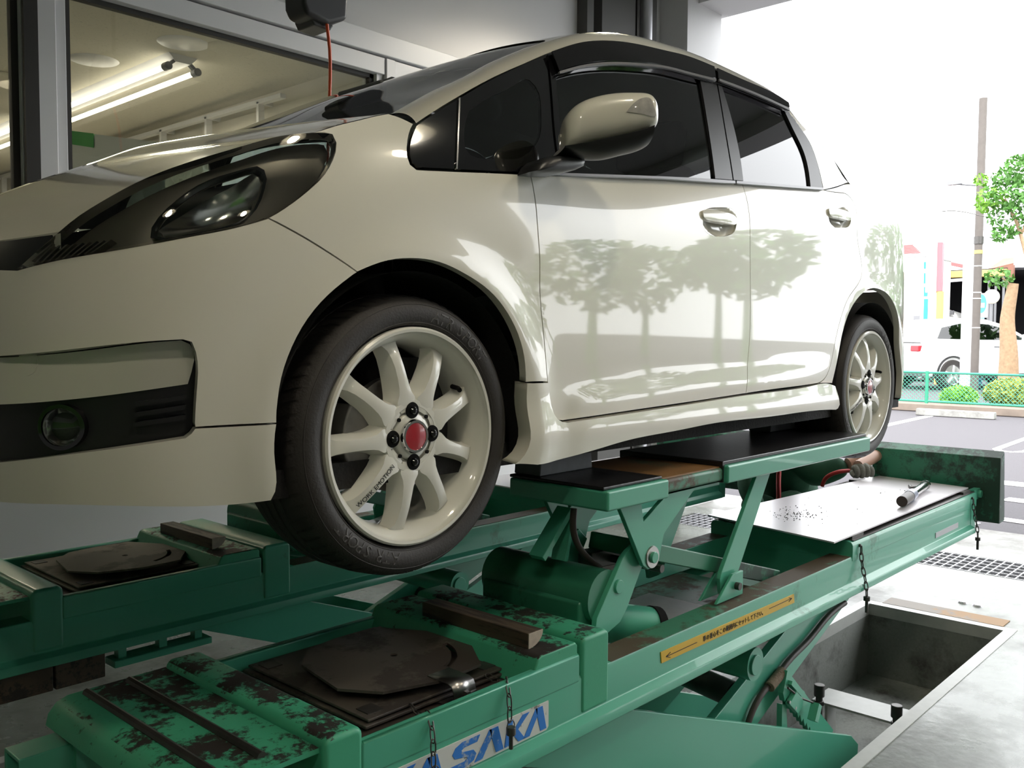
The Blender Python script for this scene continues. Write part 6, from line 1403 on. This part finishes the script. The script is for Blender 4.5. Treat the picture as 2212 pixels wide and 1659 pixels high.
p = at(2115,465,X=25); q = at(2260,458,X=25); mb = MB(); mb.tube([q+(p-q)*f-[0,0,.15*math.sin(math.pi*f)] for f in np.linspace(0,1.6,16)], .012, 6); tag(mb.build('overhead_wire', M['dark_steel']), 'thin overhead wire crossing beside the utility pole', 'wire')

# trees along the far side of the road, beyond the right edge of the view
mb = MB((26,0,0)); rng = np.random.default_rng(9)
for k in range(16):
    c_ = (26+rng.uniform(-2,6), 3-k*3.2, 0); mb.cyl((c_[0],c_[1],0),(c_[0],c_[1],3.0),.2,.12,n=8)
    foliage(mb, (c_[0],c_[1],4.2), (1.9,1.9,rng.uniform(1.4,2.4)), 700, .28, 50+k)
ob = mb.build('tree_row', M['leaf_green'], smooth=0, fix=False); ob.location = (26,0,0); tag(ob, 'row of green street trees along the road on the right', 'trees', kind='stuff')

# ================================================================== THE MECHANIC
def skin_body(name, verts, edges, radii, m, parent, org, root=0, sub=2):
    me = bpy.data.meshes.new(name); me.from_pydata([tuple(np.array(v)-np.array(org)) for v in verts], edges, []); o = link(name, me, parent)
    o.modifiers.new('skin', 'SKIN'); 
    for i, r in enumerate(radii):
        sv = me.skin_vertices[0].data[i]; sv.radius = (r, r) if np.isscalar(r) else r; sv.use_root = (i == root)
    s = o.modifiers.new('sub', 'SUBSURF'); s.levels = s.render_levels = sub
    me.materials.append(m); 
    for md in o.modifiers:
        if md.type == 'SKIN': md.use_smooth_shade = True
    return o
M['coverall'] = mat('green_coverall', (.018,.085,.048), rough=.85, bump=.35, bscale=14, noise=.3, nscale=6)
M['red_band'] = mat('red_piping', (.42,.02,.02), rough=.7); M['skin'] = mat('skin', (.50,.30,.22), rough=.55); M['glove'] = mat('grey_glove', (.17,.175,.15), rough=.85, bump=.4, bscale=120); M['hair'] = mat('dark_hair', (.02,.017,.015), rough=.6)
PO = (4.85,2.40,0)
pp = empty('person', PO, 'person in dark green coverall with red piping crouching behind the car', 'person')
hand = at(1866,1020,Z=.795); wr = at(1884,985,Y=hand[1]+.05)
A = lambda px, py, y: tuple(at(px, py, Y=y))
V = [A(1720,1122,2.55),A(1705,1072,2.48),A(1695,1012,2.42),A(1690,966,2.36),A(1688,930,2.33),       # pelvis .. neck base
     A(1728,966,2.28),A(1757,1030,2.15),A(1832,1003,1.985),                                          # right shoulder, elbow, cuff
     A(1648,972,2.40),A(1612,1050,2.36),A(1640,1105,2.26),                                           # left arm
     A(1742,1125,2.46),A(1702,1078,2.20),A(1735,1240,2.32),A(1745,1335,2.34),                        # right leg
     A(1690,1128,2.60),A(1628,1086,2.36),A(1660,1240,2.52),A(1668,1322,2.55)]
E_ = [(0,1),(1,2),(2,3),(3,4),(3,5),(5,6),(6,7),(3,8),(8,9),(9,10),(0,11),(11,12),(12,13),(13,14),(0,15),(15,16),(16,17),(17,18)]
R_ = [(.19,.16),(.19,.16),(.20,.16),(.18,.13),.07,.10,.085,.060,.09,.062,.05,.11,.085,.07,.06,.11,.085,.07,.06]
bod = skin_body('coverall', V, E_, R_, M['coverall'], pp, PO)
nk = np.array(V[4]); hd = nk+[-.01,-.08,.17]; mb = MB(PO); mb.sphere(hd, .105, 24, 16, (.86,.95,1.15)); mb.cyl(nk-[0,0,.03],nk+[-.01,-.05,.10],.06,n=16); mb.sphere(hd+[-.02,-.10,-.02], .022, 10, 8, (1,1,1.3)); mb.sphere(hd+[.09,.01,-.01], .025, 10, 8, (.4,1,1.3)); mb.sphere(hd+[-.09,.01,-.01], .025, 10, 8, (.4,1,1.3)); mb.build('head', M['skin'], pp, smooth=80, fix=False)
mb = MB(PO); mb.sphere(hd+[0,.018,.022], .112, 24, 12, (.88,.95,1.12)); mb.build('hair', M['hair'], pp, smooth=80)
for i, e in enumerate((-.035,.035)): mb = MB(PO); mb.sphere(hd+[e,-.092,.005], .011, 10, 8); mb.build('eye', M['gloss_black'], pp, smooth=80)
cuff = np.array(V[7]); mb = MB(PO); mb.tube(smooth_line([cuff+(cuff-np.array(V[6]))*.0, (cuff+wr)/2+[.01,0,0], wr, hand+[.0,.03,.03]], 14), np.linspace(.036,.029,14), 14); mb.build('forearm', M['skin'], pp, smooth=80)
# gloved fist resting on the plate: palm, four curled fingers of different length, thumb
rgt = np.array([.676,-.737,0]); fwd = np.array([.736,.675,0])      # picture-right and away from the viewer
mb = MB(PO); mb.sphere(hand+fwd*.03+[0,0,.012], .05, 20, 14, (.95,.95,.75)); pm = mb.build('glove', M['glove'], pp, smooth=80)
for k, (dx, ln, rr) in enumerate(((-.040,.034,.0150),(-.014,.040,.0160),(.012,.037,.0155),(.036,.030,.0135))):
    kn = hand+rgt*dx+[0,0,.030-abs(dx)*.25]; mb = MB(PO)
    mb.tube(smooth_line([kn+fwd*.035+[0,0,-.002], kn+fwd*.0, kn-fwd*.018+[0,0,-.012], kn-fwd*.016+[0,0,-ln], kn+fwd*.004+[0,0,-ln-.004]], 14), rr*np.array([.9,1,1.05,1.08,1.05,1,1,1,1.02,1,1,.98,.95,.8]), 10); mb.build('finger', M['glove'], pm, smooth=80)
mb = MB(PO); mb.tube(smooth_line([hand-rgt*.035+fwd*.03+[0,0,.0], hand-rgt*.058+fwd*.005+[0,0,-.008], hand-rgt*.052-fwd*.015+[0,0,-.020]], 10), np.linspace(.017,.012,10), 10); mb.build('thumb', M['glove'], pm, smooth=80)
# red piping of the coverall, shoes
q0, q1 = at(1683,1008,Y=2.13), at(1682,1075,Y=2.09); mb = MB(PO); mb.tube(smooth_line([q0+[0,0,.08], q0, (q0+q1)/2+[-.005,0,0], q1, q1-[0,0,.05]], 12), .013, 8); mb.build('piping', M['red_band'], pp, smooth=60)
q = [at(1776,1050,Y=2.05), at(1783,1034,Y=2.03), at(1803,1022,Y=1.98), at(1834,1017,Y=1.945)]; mb = MB(PO); mb.tube(smooth_line(q, 16), .011, 8); mb.build('sleeve_piping', M['red_band'], pp, smooth=60)
for x, y in ((V[14][0]-.03,V[14][1]),(V[18][0]-.03,V[18][1])): mb = MB(PO); mb.prism([(x-.13,.005),(x+.14,.005),(x+.14,.10),(x+.06,.13),(x-.02,.08),(x-.13,.06)], 'y', y-.05, y+.05); mb.build('shoe', M['black_trim'], pp, bevel=.02, seg=3)
